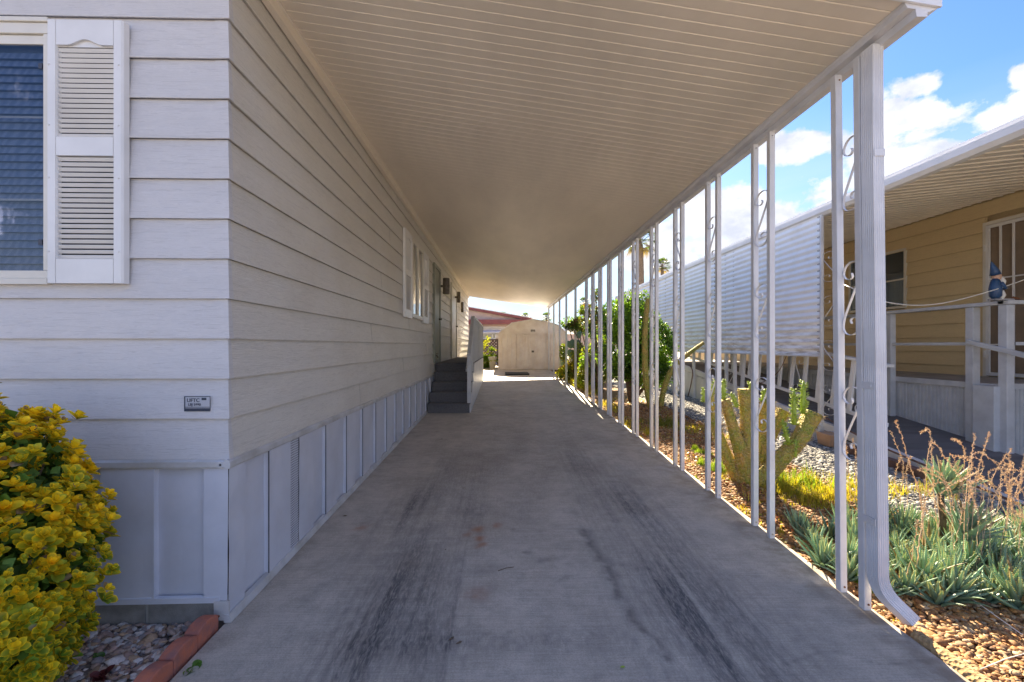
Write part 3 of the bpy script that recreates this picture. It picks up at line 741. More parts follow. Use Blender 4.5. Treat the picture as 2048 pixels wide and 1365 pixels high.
for (ya, yb) in ((RY0-.012, RY0+.0), (RY1+.0, RY1+.012)):
    m = MB(); m.extrude([(XL+.02, cz(XL)-.008), (2.07, cz(2.07)-.012), (2.07, cz(2.07)+.14), (XL+.02, cz(XL)+.14)], lambda x,z:(x,ya,z), lambda x,z:(x,yb,z)); m.build('edge_trim', m_fascia, car)
BX0, BX1, BZ0, BZ1 = 1.905, 2.025, 2.975, 3.045
m = MB()   # side beam: stepped channel
m.extrude([(BX0,BZ1+.03),(BX0,BZ1-.012),(BX0+.012,BZ1-.03),(BX0+.05,BZ1-.034),(BX0+.056,BZ0),(BX1-.012,BZ0),(BX1-.012,BZ0+.02),(BX1+.045,BZ0+.045),(BX1+.05,BZ1+.115),(BX0,BZ1+.115)],
          lambda x,z:(x,RY0+.002,z), lambda x,z:(x,RY1-.002,z)); m.build('side_beam', m_post, car)
m = MB(); m.extrude([(XL+.017,3.435),(XL+.055,3.44),(XL+.06,3.50),(XL+.075,3.505),(XL+.075,3.56),(XL+.017,3.56)], lambda x,z:(x,RY0,z), lambda x,z:(x,RY1,z)); m.build('wall_ledger', m_ceil, car)
# columns: pairs of square tubes joined by scrolls
def catmull(P, k=6):
    out = []
    for i in range(len(P)-1):
        p0, p1, p2, p3 = P[max(i-1,0)], P[i], P[i+1], P[min(i+2,len(P)-1)]
        for j in range(k):
            t = j/k
            out.append(tuple(.5*((2*b)+(-a+c)*t+(2*a-5*b+4*c-d)*t*t+(-a+3*b-3*c+d)*t**3) for a,b,c,d in zip(p0,p1,p2,p3)))
    out.append(P[-1]); return out
HS = [(.44,.775),(.55,.80),(.50,.845),(.30,.84),(.13,.80),(.10,.865),(.22,.945),(.50,.99),(.80,.985),(.95,.93),(.955,.86)]
# half scroll; the other half is the same turned by 180 degrees
HS = [(.50,.845),(.55,.80),(.44,.765),(.20,.775),(.05,.83),(.08,.905),(.27,.975),(.55,1.0),(.83,.975),(.97,.91),(.96,.83),(.82,.70)]
SC = catmull(HS + [(1-a, 1-b) for a, b in HS[::-1]], 5)
PW = .040
def scroll_geo(m, x, yf, yn, z0, h, flip):
    pts = []
    for (u, v) in SC:
        if flip: v = 1 - v
        pts.append((x, yf + (yn-yf)*u, z0 + h*v))
    m.ribbon(pts, .013, .0035)
def post_geo(m, x, y, z0, z1, lean=0, wx=PW, wy=PW):
    m.add([(x-wx/2+lean, y-wy/2, z0),(x+wx/2+lean, y-wy/2, z0),(x+wx/2+lean, y+wy/2, z0),(x-wx/2+lean, y+wy/2, z0),
           (x-wx/2, y-wy/2, z1),(x+wx/2, y-wy/2, z1),(x+wx/2, y+wy/2, z1),(x-wx/2, y+wy/2, z1)],
          [(0,3,2,1),(4,5,6,7),(0,1,5,4),(1,2,6,5),(2,3,7,6),(3,0,4,7)])
XC = 1.965
pairs = [((1665.5+1687)/2, (1730.5+1740)/2)]
near = [(2.335, 2.50), (3.165, 3.37), (3.945, 4.145), (4.74, 4.93)]
for px in ((617, 526), ):
    pass
for a in (740/3.25+0, ):
    pass
zoomx = lambda a: 1080 + a/3.25
for (a, b) in ((732, 755), (605, 630), (515, 537), (440, 458), (385, 400)):
    ya = yx(zoomx(a)+4, XC); near.append((ya-.19, ya))
cols = [(a, b) for a, b in near]
cols[4:] = [(5.53,5.72),(6.33,6.52),(7.10,7.29),(7.88,8.07),(8.62,8.81)]
cols += [(9.33, 9.50), (10.05, 10.22)]
singles = [11.64, 13.3, 14.85, 16.5, 18.25]
col_objs = []
for i, (ya, yb) in enumerate(cols):
    c = empty('column', (XC, (ya+yb)/2, zs(ya)), parent=car)
    for y in (ya, yb):
        m = MB(); ln = .016 if i == 0 else 0; x = XC - (ln if i == 0 else 0)
        post_geo(m, x+(.0 if i else -.014), y, zs(y)-.005, BZ0+.002, ln*2)
        po = m.build('post', m_post, c, bevel=.003)
        m = MB(); xx = XC + (.0 if i else .004)
        m.tube([(xx, y-PW/2+.001, zs(y)+.03), (xx, y-PW/2-.004, zs(y)+.03)], [.006,.005], 8); m.tube([(xx-.03*(i==0), y-PW/2+.001, BZ0-.03), (xx-.03*(i==0), y-PW/2-.004, BZ0-.03)], [.005,.004], 8)
        m.build('screw', m_rust if i == 0 else m_steel, po)
    offs = [0, -.02, .0, .05, -.04, .02, .06, -.02, .04, 0, .03][i]
    for k in range(3):
        z0 = .78 + .70*k + offs + zs(ya)*.5
        m = MB(); scroll_geo(m, XC-.004, yb-PW/2, ya+PW/2, z0, .41, (i % 2 == 1 and k % 2 == 0) if i > 1 else False); m.build('scroll', m_post, c)
for y in singles:
    c = empty('column', (XC, y, zs(y)), parent=car)
    m = MB(); post_geo(m, XC, y, zs(y)-.005, BZ0+.002, 0, .055, .055); m.build('post', m_post, c, bevel=.003)
# downspout on the first column
ds = empty('downspout', (2.0, 2.26, 0), parent=car)
def flute(cx, cy, wx, wy):
    P = []
    def side(ax, ay, bx, by, nx, ny, k):
        for i in range(k):
            for (t, o) in ((i/k+.00, 0), (i/k+.25/k, -.0035), (i/k+.6/k, -.0035), (i/k+.85/k, 0)):
                P.append((ax+(bx-ax)*t - 0 + nx*o, ay+(by-ay)*t + ny*o))
    x0, x1, y0, y1 = cx-wx/2, cx+wx/2, cy-wy/2, cy+wy/2
    side(x0,y0,x1,y0,0,-1,5); side(x1,y0,x1,y1,1,0,6); side(x1,y1,x0,y1,0,1,5); side(x0,y1,x0,y0,-1,0,6)
    return P
dcx, dcy, dwx, dwy = 1.978, 2.268, .058, .074
prof = flute(0, 0, dwx, dwy)
m = MB()
rings = []
def ring(o, ang):   # section tilted about an axis square to the outward direction
    ca, sa = math.cos(ang), math.sin(ang); out = Vector((.82, -.57, 0)).normalized(); lat = Vector((-out.y, out.x, 0))
    r_ = []
    for (x, y) in prof:
        a = x*out.x + y*out.y; b = x*lat.x + y*lat.y
        r_.append(Vector(o) + lat*b + out*(a*ca) + Vector((0,0,1))*(a*sa))
    return r_
path = [((dcx-.030, dcy, 2.985), 0), ((dcx-.030, dcy, 2.6), 0), ((dcx, dcy, .30), 0), ((dcx, dcy, .22), 0)]
o = Vector((dcx, dcy, .22)); out = Vector((.82, -.57, 0)).normalized(); a = 0
for k in range(14):
    a += R(46)/14; a_ = a
    o = o + (Vector((0,0,-1))*math.cos(a_) + out*math.sin(a_))*.0105
    jig = .003 if k % 2 else 0
    path.append((tuple(o - out*jig*0), a_))
for k in range(3):
    o = o + (Vector((0,0,-1))*math.cos(a) + out*math.sin(a))*.035; path.append((tuple(o), a))
np_ = len(prof)
for (q, ang) in path: rings += ring(q, ang)
m.add(rings, [(i*np_+k, i*np_+(k+1)%np_, (i+1)*np_+(k+1)%np_, (i+1)*np_+k) for i in range(len(path)-1) for k in range(np_)])
m.build('pipe', m_post, ds)
m = MB()   # dark mouth just inside the outlet
for (q, ang) in path[-1:]:
    rr = ring(Vector(q) - (Vector((0,0,-1))*math.cos(ang)+out*math.sin(ang))*.012, ang); m.add(rr, [tuple(range(len(rr)))])
m.build('outlet', m_block, ds)
m = MB()   # crimps of the elbow
for k in range(4, 17, 1):
    q, ang = path[k]
    rr = ring(q, ang); c = sum(rr, Vector())/len(rr); rr = [c+(p_-c)*1.035 for p_ in rr]; r2 = [p_ - (Vector((0,0,-1))*math.cos(ang)+out*math.sin(ang))*.0028 for p_ in rr]
    m.add(rr + r2, [(i, (i+1) % np_, np_+(i+1) % np_, np_+i) for i in range(np_)])
m.build('elbow_crimp', m_post, ds)
for z in (2.42, 1.21, .50):
    m = MB(); x0 = 1.948 - .010*(z/1.5)
    m.box(x0-.005, x0, dcy-.03, 2.335, z-.018, z+.018); m.box(x0-.005, dcx+dwx/2+.003-.028*(z/2.42), dcy-dwy/2-.004, dcy-dwy/2-.001, z-.018, z+.018) if z > 2 else None
    m.box(x0-.009, x0-.004, dcy-.012, dcy+.0, z-.006, z+.006)
    m.build('bracket', m_post, ds, bevel=.001)

# ------------------------------------------------------------------ steps
steps = empty('staircase', (-1, 8.25, zs(8.25)), 'charcoal carpeted porch steps with white picket rail beside the sage door', 'steps')
ZB = zs(8.25); sy = [8.25, 8.51, 8.79, 9.07, 9.34]; SX0, SX1 = XL+.04, -.60; rh = (LAND-ZB)/5
m = MB(); pp = [(sy[0], ZB+.002)]
for i in range(5):
    z = ZB+rh*(i+1); pp += [(sy[i]+.006, z-.035), (sy[i]-.012, z-.03), (sy[i]-.014, z-.006), (sy[i]-.004, z)]
    pp.append((sy[i+1]+.004 if i < 4 else 14.0, z))
pp.append((14.0, ZB+.05))
m.extrude(pp, lambda y,z:(SX0, y, z), lambda y,z:(SX1, y, z)); m.build('step_carpet', m_carpet, steps)
m = MB(); pp = [(8.27, zs(8.27)+.004)]
for i in range(5): pp += [(sy[i]+.02, ZB+rh*(i+1)-.02 if i else ZB+rh-.03)] + ([(sy[i+1]+.02, ZB+rh*(i+1)-.02)] if i < 4 else [])
pp += [(14.0, LAND-.02), (14.0, zs(14.0)+.004)]
m.extrude(pp, lambda y,z:(SX1+.002, y, z), lambda y,z:(SX1+.02, y, z)); m.build('side_panel', m_trim, steps)
m = MB()
rl = [(8.02+.3, ZB+rh*1+.0), (9.40, LAND), (14.0, LAND)]
top = [(8.30, 1.27), (9.45, 2.02), (14.0, 2.02)]
xr = SX1-.012
m.bar((xr, 8.30, 1.24), (xr, 9.47, 2.04), .075, .04); m.bar((xr, 9.45, 2.04), (xr, 13.9, 2.04), .075, .04)
m.build('handrail', m_rail, steps, bevel=.005)
m = MB(); y = 8.36
while y < 13.9:
    zt_ = 1.24+(y-8.30)*(.80/1.17) if y < 9.45 else 2.03
    zb_ = ZB + rh*(1+sum(1 for s_ in sy[1:] if s_ < y)); m.box(xr-.012, xr+.012, y, y+.045, zb_+.004, zt_-.02); y += .115
m.build('picket', m_rail, steps)
m = MB()
for y in (8.30, 9.44, 11.6, 13.86):
    zb_ = ZB + rh*(1+sum(1 for s_ in sy[1:] if s_ < y)); m.box(xr-.035, xr+.035, y, y+.07, zb_, 1.24+(y-8.30)*(.80/1.17)-.01 if y < 9.45 else 2.02)
m.build('rail_post', m_rail, steps, bevel=.004)
m = MB(); m.bar((xr-.05, 8.33, .95), (xr-.05, 9.6, 1.55), .035, .05); m.build('grab_rail', m_rail, steps, bevel=.005)

# ------------------------------------------------------------------ neighbour: home, awning, porch, ramp
nb = empty('mobile_home', (XW, 8, gz(8)), 'tan lap sided neighbouring home behind the porch on the right', 'house')
def rz(y): return .01 + .125*(y-3.87)
m = MB(); z = .15; zl2 = []
while z < 3.8: zl2.append(z); z += .235
d0, d1 = yx(2175, XW), yx(1969, XW); nzt = onX(1975, 452, XW)[2]; DZ = .94
wz_t, wz_b = onX(1814, 496, XW)[2], onX(1814, 616, XW)[2]; wy_a, wy_b = yx(1815, XW), yx(1700, XW)
ops = [(d0+.02, d1-.02, DZ, nzt-.02), (wy_a+.03, wy_b-.03, wz_b+.03, wz_t-.03)]
for i in range(len(zl2)-1):
    z0, z1 = zl2[i], zl2[i+1]; segs = [(1.0, 17.5)]
    for (u0, u1, w0, w1) in ops:
        if z1 > w0+.05 and z0 < w1-.05:
            ns = []
            for (s0, s1) in segs:
                if u1 <= s0 or u0 >= s1: ns.append((s0,s1)); continue
                if u0 > s0: ns.append((s0,u0))
                if u1 < s1: ns.append((u1,s1))
            segs = ns
    for (s0, s1) in segs:
        m.extrude([(.028, z0), (.029, z0+.004), (.001, z1), (-.03, z1), (-.03, z0+.008), (.002, z0+.008), (.014, z0)], lambda o,z:(XW-o, s0, z), lambda o,z:(XW-o, s1, z))
m.build('side_siding', m_tan, nb)
m = MB(); m.box(XW+.09, 12, 1.0, 17.5, 0, 3.8); m.build('wall_core', m_tan, nb)
m = MB(); m.extrude([(XW-.1,3.80),(12.3,3.80),(12.3,3.9),(10,4.3),(XW-.1,3.9)], lambda x,z:(x,.8,z), lambda x,z:(x,17.8,z)); m.build('roof', m_fascia, nb)
wn = empty('window', (XW, (wy_a+wy_b)/2, wz_b), parent=nb)
m = MB(); fw = .045
for (a, b, c, d) in ((wy_a,wy_b,wz_t-fw,wz_t),(wy_a,wy_b,wz_b,wz_b+fw),(wy_a,wy_a+fw,wz_b+fw,wz_t-fw),(wy_b-fw,wy_b,wz_b+fw,wz_t-fw),(wy_a+fw,wy_b-fw,(wz_t+wz_b)/2-.03,(wz_t+wz_b)/2)):
    m.box(XW-.035, XW+.02, a, b, c, d)
m.build('window_frame', m_frame, wn)
m = MB(); m.box(XW-.012, XW-.010, wy_a+fw, wy_b-fw, wz_b+fw, wz_t-fw); m.build('pane', glass('glass neighbour', .12), wn)
m = MB(); k = 60   # gathered curtain behind the lower sash
vs = []; 
for i in range(k+1):
    y = wy_a+fw+(wy_b-wy_a-2*fw)*i/k; x = XW+.02+.012*math.sin(i*1.1)
    vs += [(x, y, wz_b+.05+.03*abs(math.sin(i*.35))), (x, y, (wz_t+wz_b)/2-.03)]
m.add(vs, [(2*i,2*i+2,2*i+3,2*i+1) for i in range(k)]); m.build('curtain', m_beard, wn)
m = MB(); m.box(XW+.05, XW+.08, wy_a, wy_b, wz_b, wz_t); m.build('dark_room', m_dark, wn)
dn = empty('security_door', (XW, (d0+d1)/2, DZ), parent=nb)
m = MB(); m.box(XW-.03, XW+.02, d1-.05, d1, DZ, nzt); m.box(XW-.03, XW+.02, d0, d0+.05, DZ, nzt); m.box(XW-.03, XW+.02, d0, d1, nzt, nzt+.05); m.build('door_frame', m_frame, dn)
m = MB(); a, b = d0+.055, d1-.055
m.box(XW-.045, XW-.015, b-.045, b, DZ+.02, nzt-.01); m.box(XW-.045, XW-.015, a, a+.045, DZ+.02, nzt-.01); m.box(XW-.045, XW-.015, a+.045, b-.045, nzt-.055, nzt-.01); m.box(XW-.045, XW-.015, a+.045, b-.045, DZ+.02, DZ+.07)
y = b-.045-.15
while y > a+.05: m.box(XW-.04, XW-.022, y-.012, y+.012, DZ+.07, nzt-.055); y -= .17
for z in (DZ+.5, 2.45): m.box(XW-.0385, XW-.0235, a+.045, b-.045, z-.01, z+.01)
for z in (DZ+.35, nzt-.35): m.box(XW-.052, XW-.030, d1-.058, d1-.03, z-.05, z+.05)
m.build('security_grille', m_white, dn)
m = MB(); m.box(XW-.006, XW-.002, a, b, DZ+.02, nzt-.02); m.build('door_leaf', paint('insect screen', (.27,.20,.14), .9, .1, dscale=4), dn)

# patio awning
aw = empty('patio_awning', (XN, 8, gz(8)), 'white patio awning with ribbed underside over the neighbouring porch', 'awning')
def az_(x): return 3.36 + (3.70-3.36)*(x-XN)/(XW-XN)
AY0, AY1 = 1.6, yx(1236, XN)
m = MB(); p = []; y = AY0
while y < AY1: p += [(y,0),(y+.088,0),(y+.092,-.012),(y+.108,-.012),(y+.112,0)]; y += .15
n = len(p); m.add([(XN+.02,a,az_(XN)+o) for a,o in p]+[(XW,a,az_(XW)+o) for a,o in p], [(i,i+1,n+i+1,n+i) for i in range(n-1)])
m.build('roof_pan', m_awn, aw)
m = MB(); m.extrude([(XN,az_(XN)+.03),(XW+.1,az_(XW)+.03),(XW+.1,az_(XW)+.1),(XN,az_(XN)+.09)], lambda x,z:(x,AY0,z), lambda x,z:(x,AY1,z)); m.build('roof_top', m_fascia, aw)
zf0, zf1 = onX(1766, 374, XN-.05)[2], onX(1764, 356, XN-.05)[2]
fz0 = HC + .405*(XN-.05); fz1 = fz0 + .115
m = MB(); m.extrude([(XN+.03,fz0),(XN-.03,fz0+.006),(XN-.075,fz0+.045),(XN-.08,fz1),(XN-.066,fz1+.004),(XN-.06,fz1-.02),(XN+.03,fz1-.02)], lambda x,z:(x,AY0,z), lambda x,z:(x,AY1,z)); m.build('gutter', m_fascia, aw)
for px, zz in ((1643, None), (1454, 1), (1388.5, 1), (1340, 1)):
    y = yx(px, XN-.02); m = MB(); post_geo(m, XN-.03, y, gz(y)-.05, fz0+.01, 0, .055, .055); m.build('post', m_trim, aw, bevel=.003)
    if px in (1643, 1454):
        m = MB(); post_geo(m, XN-.03, y-.32, gz(y)-.05, fz0+.01, 0, .055, .055); m.build('post', m_trim, aw, bevel=.003)
        for k in range(4): m = MB(); scroll_geo(m, XN-.03, y-.03, y-.29, .35+.62*k+gz(y), .42, k % 2); m.build('scroll', m_trim, aw)
# corrugated wind curtain, panel by panel
cy = [yx(1645.5, XN-.05), 9.2, yx(1337, XN), 14.9, AY1]
for i in range(4):
    m = MB(); zc0, zc1 = 1.285, fz0+.02; wl = .096; k = int((zc1-zc0)/wl*8); p = []
    for j in range(k+1):
        z = zc0+(zc1-zc0)*j/k; p.append((.009*math.cos(2*math.pi*(z-zc0)/wl)+(i % 2)*.005, z))
    m.extrude(p, lambda o,z:(XN-.065-o, cy[i]+.0, z), lambda o,z:(XN-.065-o, cy[i+1]+.02, z), closed=False)
    pn = m.build('curtain_panel', m_curt, aw, smooth=True)
    m = MB(); z = zc0+.05
    while z < zc1:
        m.box(XN-.083, XN-.078, cy[i]+.02, cy[i]+.035, z-.012, z+.012)
        if i == 0: m.box(XN-.083, XN-.078, cy[i]+.052, cy[i]+.062, z-.006, z+.006)
        z += wl
    m.build('fixing_hole', m_bronze, pn)
m = MB(); m.box(XN-.09, XN-.06, cy[0]-.02, cy[0]+.012, 1.26, fz0); m.box(XN-.085, XN-.045, cy[0]+.012, AY1, 1.262, 1.285); m.box(XN-.1, XN-.05, AY1, AY1+.05, 1.26, fz1)
m.build('curtain_edge', m_trim, aw)

# porch
po = empty('porch', (XP, 6, gz(6)), 'grey porch deck with grooved white skirt and timber rails at the neighbouring door', 'porch')
PY0, PY1 = 5.30, 15
m = MB(); m.box(XP-.03, XW-.02, PY0, PY1, DZ-.04, DZ); m.build('deck', m_deck, po)
m = MB(); p = []; y = PY0
while y < PY1: p += [(y,0),(y+.036,0),(y+.040,-.009),(y+.050,-.009)]; y += .054
m.extrude(p, lambda a,o:(XP-o, a, gz(a)-.1), lambda a,o:(XP-o, a, DZ-.06), closed=False); 
p = []; x = XP
while x < XW: p += [(x,0),(x+.036,0),(x+.040,-.009),(x+.050,-.009)]; x += .054
m.extrude(p, lambda a,o:(a, PY0-o, gz(PY0)-.1), lambda a,o:(a, PY0-o, DZ-.06), closed=False)
m.build('porch_skirt', m_rail, po)
m = MB(); m.box(XP-.035, XP-.005, PY0-.03, PY1, DZ-.06, DZ+.012); m.box(XP-.005, XW-.02, PY0-.03, PY0-.005, DZ-.06, DZ+.012); m.build('deck_trim', m_rail, po)
RT = 1.955
def ppost(y, x=XP-.03, w=.095, z1=RT-.05, name='rail_post'):
    m = MB(); m.box(x-w, x, y, y+w, rz(y)-.05 if x < XP+.1 else DZ, z1)
    m.build(name, m_rail, po, bevel=.006)
ya, yb_, yc = yx(1950, XP-.1), yx(1783, XP-.1), yx(2018, XP-.1)
ppost(ya); ppost(yb_, w=.085); ppost(yc); ppost(8.9, w=.085); ppost(11.2, w=.085)
m = MB(); m.bar((XP-.08, yc+.02, RT-.025), (XP-.08, 11.3, RT-.025), .12, .045); m.bar((XP-.14, yc+.03, RT-.024), (XW-.06, yc+.03, RT-.024), .12, .045)
m.build('top_rail', m_rail, po, bevel=.006)
m = MB(); m.bar((XP-.07, ya+.09, 1.445), (XP-.07, 11.3, 1.445), .04, .04); m.bar((XP-.0, yc+.03, 1.445), (XW-.06, yc+.03, 1.445), .04, .04); m.build('mid_rail', m_rail, po, bevel=.004)
m = MB(); m.bar((XP-.145, ya+.05, 1.475), (XP-.145, 3.4, .93), .05, .055); m.build('ramp_rail', m_rail, po, bevel=.006)
m = MB(); m.box(XP-.2, XP-.036, ya-.30, ya-.06, rz(ya)-.1, DZ-.005); m.build('stub_wall', m_rail, po, bevel=.006)

# ramp
rp = empty('wheelchair_ramp', (XN+.2, 4, gz(4)), 'dark felted ramp with slanted white balusters rising beside the porch skirt', 'ramp')
m = MB(); m.extrude([(2.6, rz(2.6)),(11.3, rz(11.3)),(15, rz(11.3)),(15, rz(11.3)-.03),(11.3, rz(11.3)-.03),(2.6, rz(2.6)-.03)], lambda y,z:(XN+.05,y,z), lambda y,z:(XP-.002,y,z)); m.build('ramp_deck', m_ramp, rp)
m = MB(); m.bar((XN+.02, 2.6, rz(2.6)-.02), (XN+.02, 11.3, rz(11.3)-.02), .06, .11); m.bar((XN+.02, 11.3, rz(11.3)-.02), (XN+.02, 15, rz(11.3)-.02), .06, .11); m.build('ramp_kerb', m_trim, rp, bevel=.004)
m = MB(); y = 3.9
while y < 15:
    zt_ = rz(min(y,11.3))-.085
    if zt_ > gz(y)-.05: m.box(XN-.0, XN+.018, y, y+.235, gz(y)-.1, zt_)
    y += .245
m.build('ramp_skirt', m_trim, rp, bevel=.004)
m = MB(); m.bar((XN+.1, 5.2, rz(5.2)+1.0), (XN+.1, 11.3, rz(11.3)+1.0), .09, .035); m.bar((XN+.1, 5.25, rz(5.25)+.27), (XN+.1, 11.3, rz(11.3)+.27), .035, .05); m.build('rail', m_trim, rp, bevel=.003)
for (y, dz) in ((5.32, 0), (8.3, 0), (11.2, 0)):
    m = MB(); m.bar((XN+.06, y+.12, rz(y)-.02), (XN+.06, y, rz(y)+.985), .045, .075, (0,1,0)); m.build('rail_post', m_trim, rp, bevel=.003)
y = 5.75
while y < 11.2:
    m = MB(); m.bar((XN+.1, y+.095, rz(y)+.285), (XN+.1, y, rz(y)+.985), .03, .062, (0,1,0)); m.build('baluster', m_trim, rp); y += .30
for y in (5.45, 6.7, 8.0, 9.2):
    m = MB(); pts = [(XN+.1, q_[1], q_[2]) for q_ in [(0, y + .22*u + .09*(1-v), rz(y)+.3 + .62*v) for (u, v) in SC]]; m.ribbon(pts, .012, .004); m.build('scroll', m_trim, rp)

# garden gnome on the porch rail (plain generic figure)
gx, gy = onY(1996, 600, yc+.03)[0], yc+.03
gn = empty('garden_gnome', (gx, gy, RT), 'blue hatted white bearded garden gnome standing on the porch rail', 'gnome')
bm_ = MB(); B0 = RT
bm_.lathe([(.03,.0),(.055,.03),(.06,.12),(.045,.2),(.03,.235)], (gx-.03, gy, B0+.02), 16); bm_.build('coat', m_blueg, gn, smooth=True)
bm_ = MB(); bm_.tube([(gx-.03,gy,B0+.30),(gx-.045,gy,B0+.36),(gx-.075,gy,B0+.44),(gx-.08,gy,B0+.46)], [.052,.038,.012,.003], 14); bm_.build('hat', m_blueg, gn, smooth=True)
bm_ = MB(); bm_.lathe([(.008,-.045),(.035,-.03),(.045,0),(.04,.03),(.02,.045)], (gx-.015, gy, B0+.275), 14); bm_.tube([(gx+.02,gy,B0+.285),(gx+.045,gy,B0+.28)], [.014,.009], 8); bm_.build('face', m_skin, gn, smooth=True)
bm_ = MB(); bm_.tube([(gx+.015,gy,B0+.27),(gx+.04,gy,B0+.22),(gx+.045,gy,B0+.18),(gx+.03,gy,B0+.15)], [.035,.042,.03,.008], 10); bm_.build('beard', m_beard, gn, smooth=True)
bm_ = MB(); bm_.tube([(gx-.02,gy-.05,B0+.2),(gx+.03,gy-.05,B0+.14),(gx+.07,gy-.02,B0+.14)], [.022,.018,.015], 8); bm_.build('arm', m_blueg, gn, smooth=True)
bm_ = MB(); bm_.tube([(gx+.03,gy-.01,B0+.135),(gx+.11,gy-.02,B0+.155)], [.02,.02], 8); bm_.build('bundle', m_bronze, gn, smooth=True)
bm_ = MB(); bm_.tube([(gx+.005,gy-.03,B0+.01),(gx+.03,gy-.03,B0+.06),(gx+.01,gy-.03,B0+.11)], [.018,.024,.02], 8); bm_.build('leg', m_beard, gn, smooth=True)
bm_ = MB(); bm_.box(gx-.08, gx+.15, gy-.045, gy+.045, B0, B0+.018); bm_.build('base', m_deck, gn, bevel=.005)
m = MB(); m.tube([(gx+.16,gy,B0+.012),(gx+.2,gy+.01,B0+.03),(gx+.24,gy,B0+.02),(gx+.29,gy+.02,B0+.01)], [.01,.02,.015,.01], 8)
tag(m.build('figurine', m_rust, None, smooth=True), 'small rust brown figurine lying on the porch rail beside the gnome', 'figurine')
# clothesline cord
m = MB(); P = [onY(1640, 520, 5.0), onY(1700, 575, 5.0), onY(1766, 603, 5.0), onY(1846, 611, 5.0), onY(1930, 597, 5.0), onY(2048, 560, 5.0), onY(2130, 520, 5.0)]
P[0] = (XN-.04, yx(1643, XN)-.34, 2.3); m.tube(catmull([tuple(p_) for p_ in P], 6), .006, 6)
tag(m.build('cord', m_frame, None, smooth=True), 'thin cream cord sagging in front of the tan wall', 'cord')

# ------------------------------------------------------------------ far end: shed, fence, rear home, mat
SY = 18.35; sh_ = empty('garden_shed', (1.3, SY, zs(SY)), 'barn roofed sheet metal shed with double doors closing the driveway', 'shed')
def sp(px, py): q_ = onY(px, py, SY); return (q_[0], q_[2])
out_ = [sp(996.5,741), sp(996.5,667.5), sp(1023,647), sp(1066,639.5), sp(1094,644), sp(1116,651), sp(1134,668), sp(1134,741)]
zg = zs(SY)-.02; o2 = [(x, max(z, zg)) for x, z in out_]; o2[0] = (o2[0][0], zg); o2[-1] = (o2[-1][0], zg)
m = MB(); m.extrude(o2, lambda x,z:(x,SY+.03,z), lambda x,z:(x,SY+2.4,z)); m.build('shed_body', m_shed, sh_)
ez = o2[1][1]
def vribs(x0, x1, z0, z1, y, step=.15):
    m = MB(); p = [(x0,0)]; x = x0
    while x+step < x1: p += [(x+step*.7,0),(x+step*.73,.022),(x+step*.92,.022),(x+step*.95,0),(x+step,0)]; x += step
    p.append((x1,0)); m.extrude(p, lambda a,o:(a,y-o,z0), lambda a,o:(a,y-o,z1), closed=False); return m
dx0, dx1, dxm = sp(1034,0)[0], sp(1095,0)[0], sp(1065.5,0)[0]
vribs(o2[0][0], dx0, zg, ez-.02, SY+.02, .19).build('wall_panel', m_shed, sh_); vribs(dx1, o2[-1][0], zg, ez-.02, SY+.02, .19).build('wall_panel', m_shed, sh_)
m = MB(); m.box(o2[0][0]-.01, o2[-1][0]+.01, SY-.01, SY+.03, ez-.02, ez+.04); m.build('eave_rail', m_shed, sh_)
for (a, b) in ((dx0, dxm-.005), (dxm+.005, dx1)):
    m = vribs(a, b, zg+.05, ez-.03, SY-.005, .13); m.box(a, a+.03, SY-.02, SY, zg+.05, ez-.03); m.box(b-.03, b, SY-.02, SY, zg+.05, ez-.03); d_ = m.build('door', m_shed, sh_)
m = MB(); hz = onY(1066, 703, SY)[2]; m.box(dxm-.05, dxm+.05, SY-.05, SY-.02, hz-.05, hz+.03); m.build('latch', m_bronze, sh_)
m = MB(); q_ = sp(1066, 662); m.box(q_[0]-.09, q_[0]+.09, SY+.0, SY+.028, q_[1]-.045, q_[1]+.045); b1 = m.build('sign_plate', m_bronze, sh_)
m = MB(); m.box(q_[0]-.07, q_[0]+.07, SY-.006, SY-.001, q_[1]-.03, q_[1]+.0); m.build('sign_band', m_frame, b1)
m = MB()
for i in range(1, 6):
    a, b = o2[i], o2[i+1]
    d = Vector((b[0]-a[0], b[1]-a[1])); nn = Vector((-d.y, d.x)).normalized()*.02
    m.extrude([(a[0],a[1]+.001),(b[0],b[1]+.001),(b[0]+nn.x,b[1]+nn.y+.005),(a[0]+nn.x,a[1]+nn.y+.005)], lambda x,z:(x,SY-.03,z), lambda x,z:(x,SY+2.45,z))
m.build('roof', m_fascia, sh_)
a_, b_2 = gp(1010, 745.5), gp(1056, 751)
m = MB(); m.box(a_[0], b_2[0]+.05, b_2[1], a_[1], zs(b_2[1])+.0, zs(a_[1])+.02); tag(m.build('door_mat', m_mat), 'dark rubber mat on the concrete in front of the shed doors', 'mat')

LY = 20.2
lf = empty('lattice_fence', (-.9, LY, zs(LY)), 'brown diagonal lattice fence between the pot plants and the shed', 'fence')
q0, q1 = onY(952, 681, LY), onY(994, 735, LY)
m = MB(); W_, H_ = q1[0]-q0[0]+.3, q0[2]-zs(LY); x0 = q0[0]-.3; z0 = zs(LY)
def clipseg(c, sgn):
    pts = []
    for t in np.linspace(-1, W_+1, 200):
        z = (t-c)*sgn
        if 0 <= t <= W_ and 0 <= z <= H_: pts.append((t, z))
    return (pts[0], pts[-1]) if len(pts) > 2 else None
for sgn, yy in ((1, LY), (-1, LY+.012)):
    c = -H_-.1
    while c < W_+H_+.1:
        s_ = clipseg(c, sgn)
        if s_: m.bar((x0+s_[0][0], yy, z0+s_[0][1]), (x0+s_[1][0], yy, z0+s_[1][1]), .01, .042, (0,0,1))
        c += .135
m.build('lattice', m_lattice, lf)
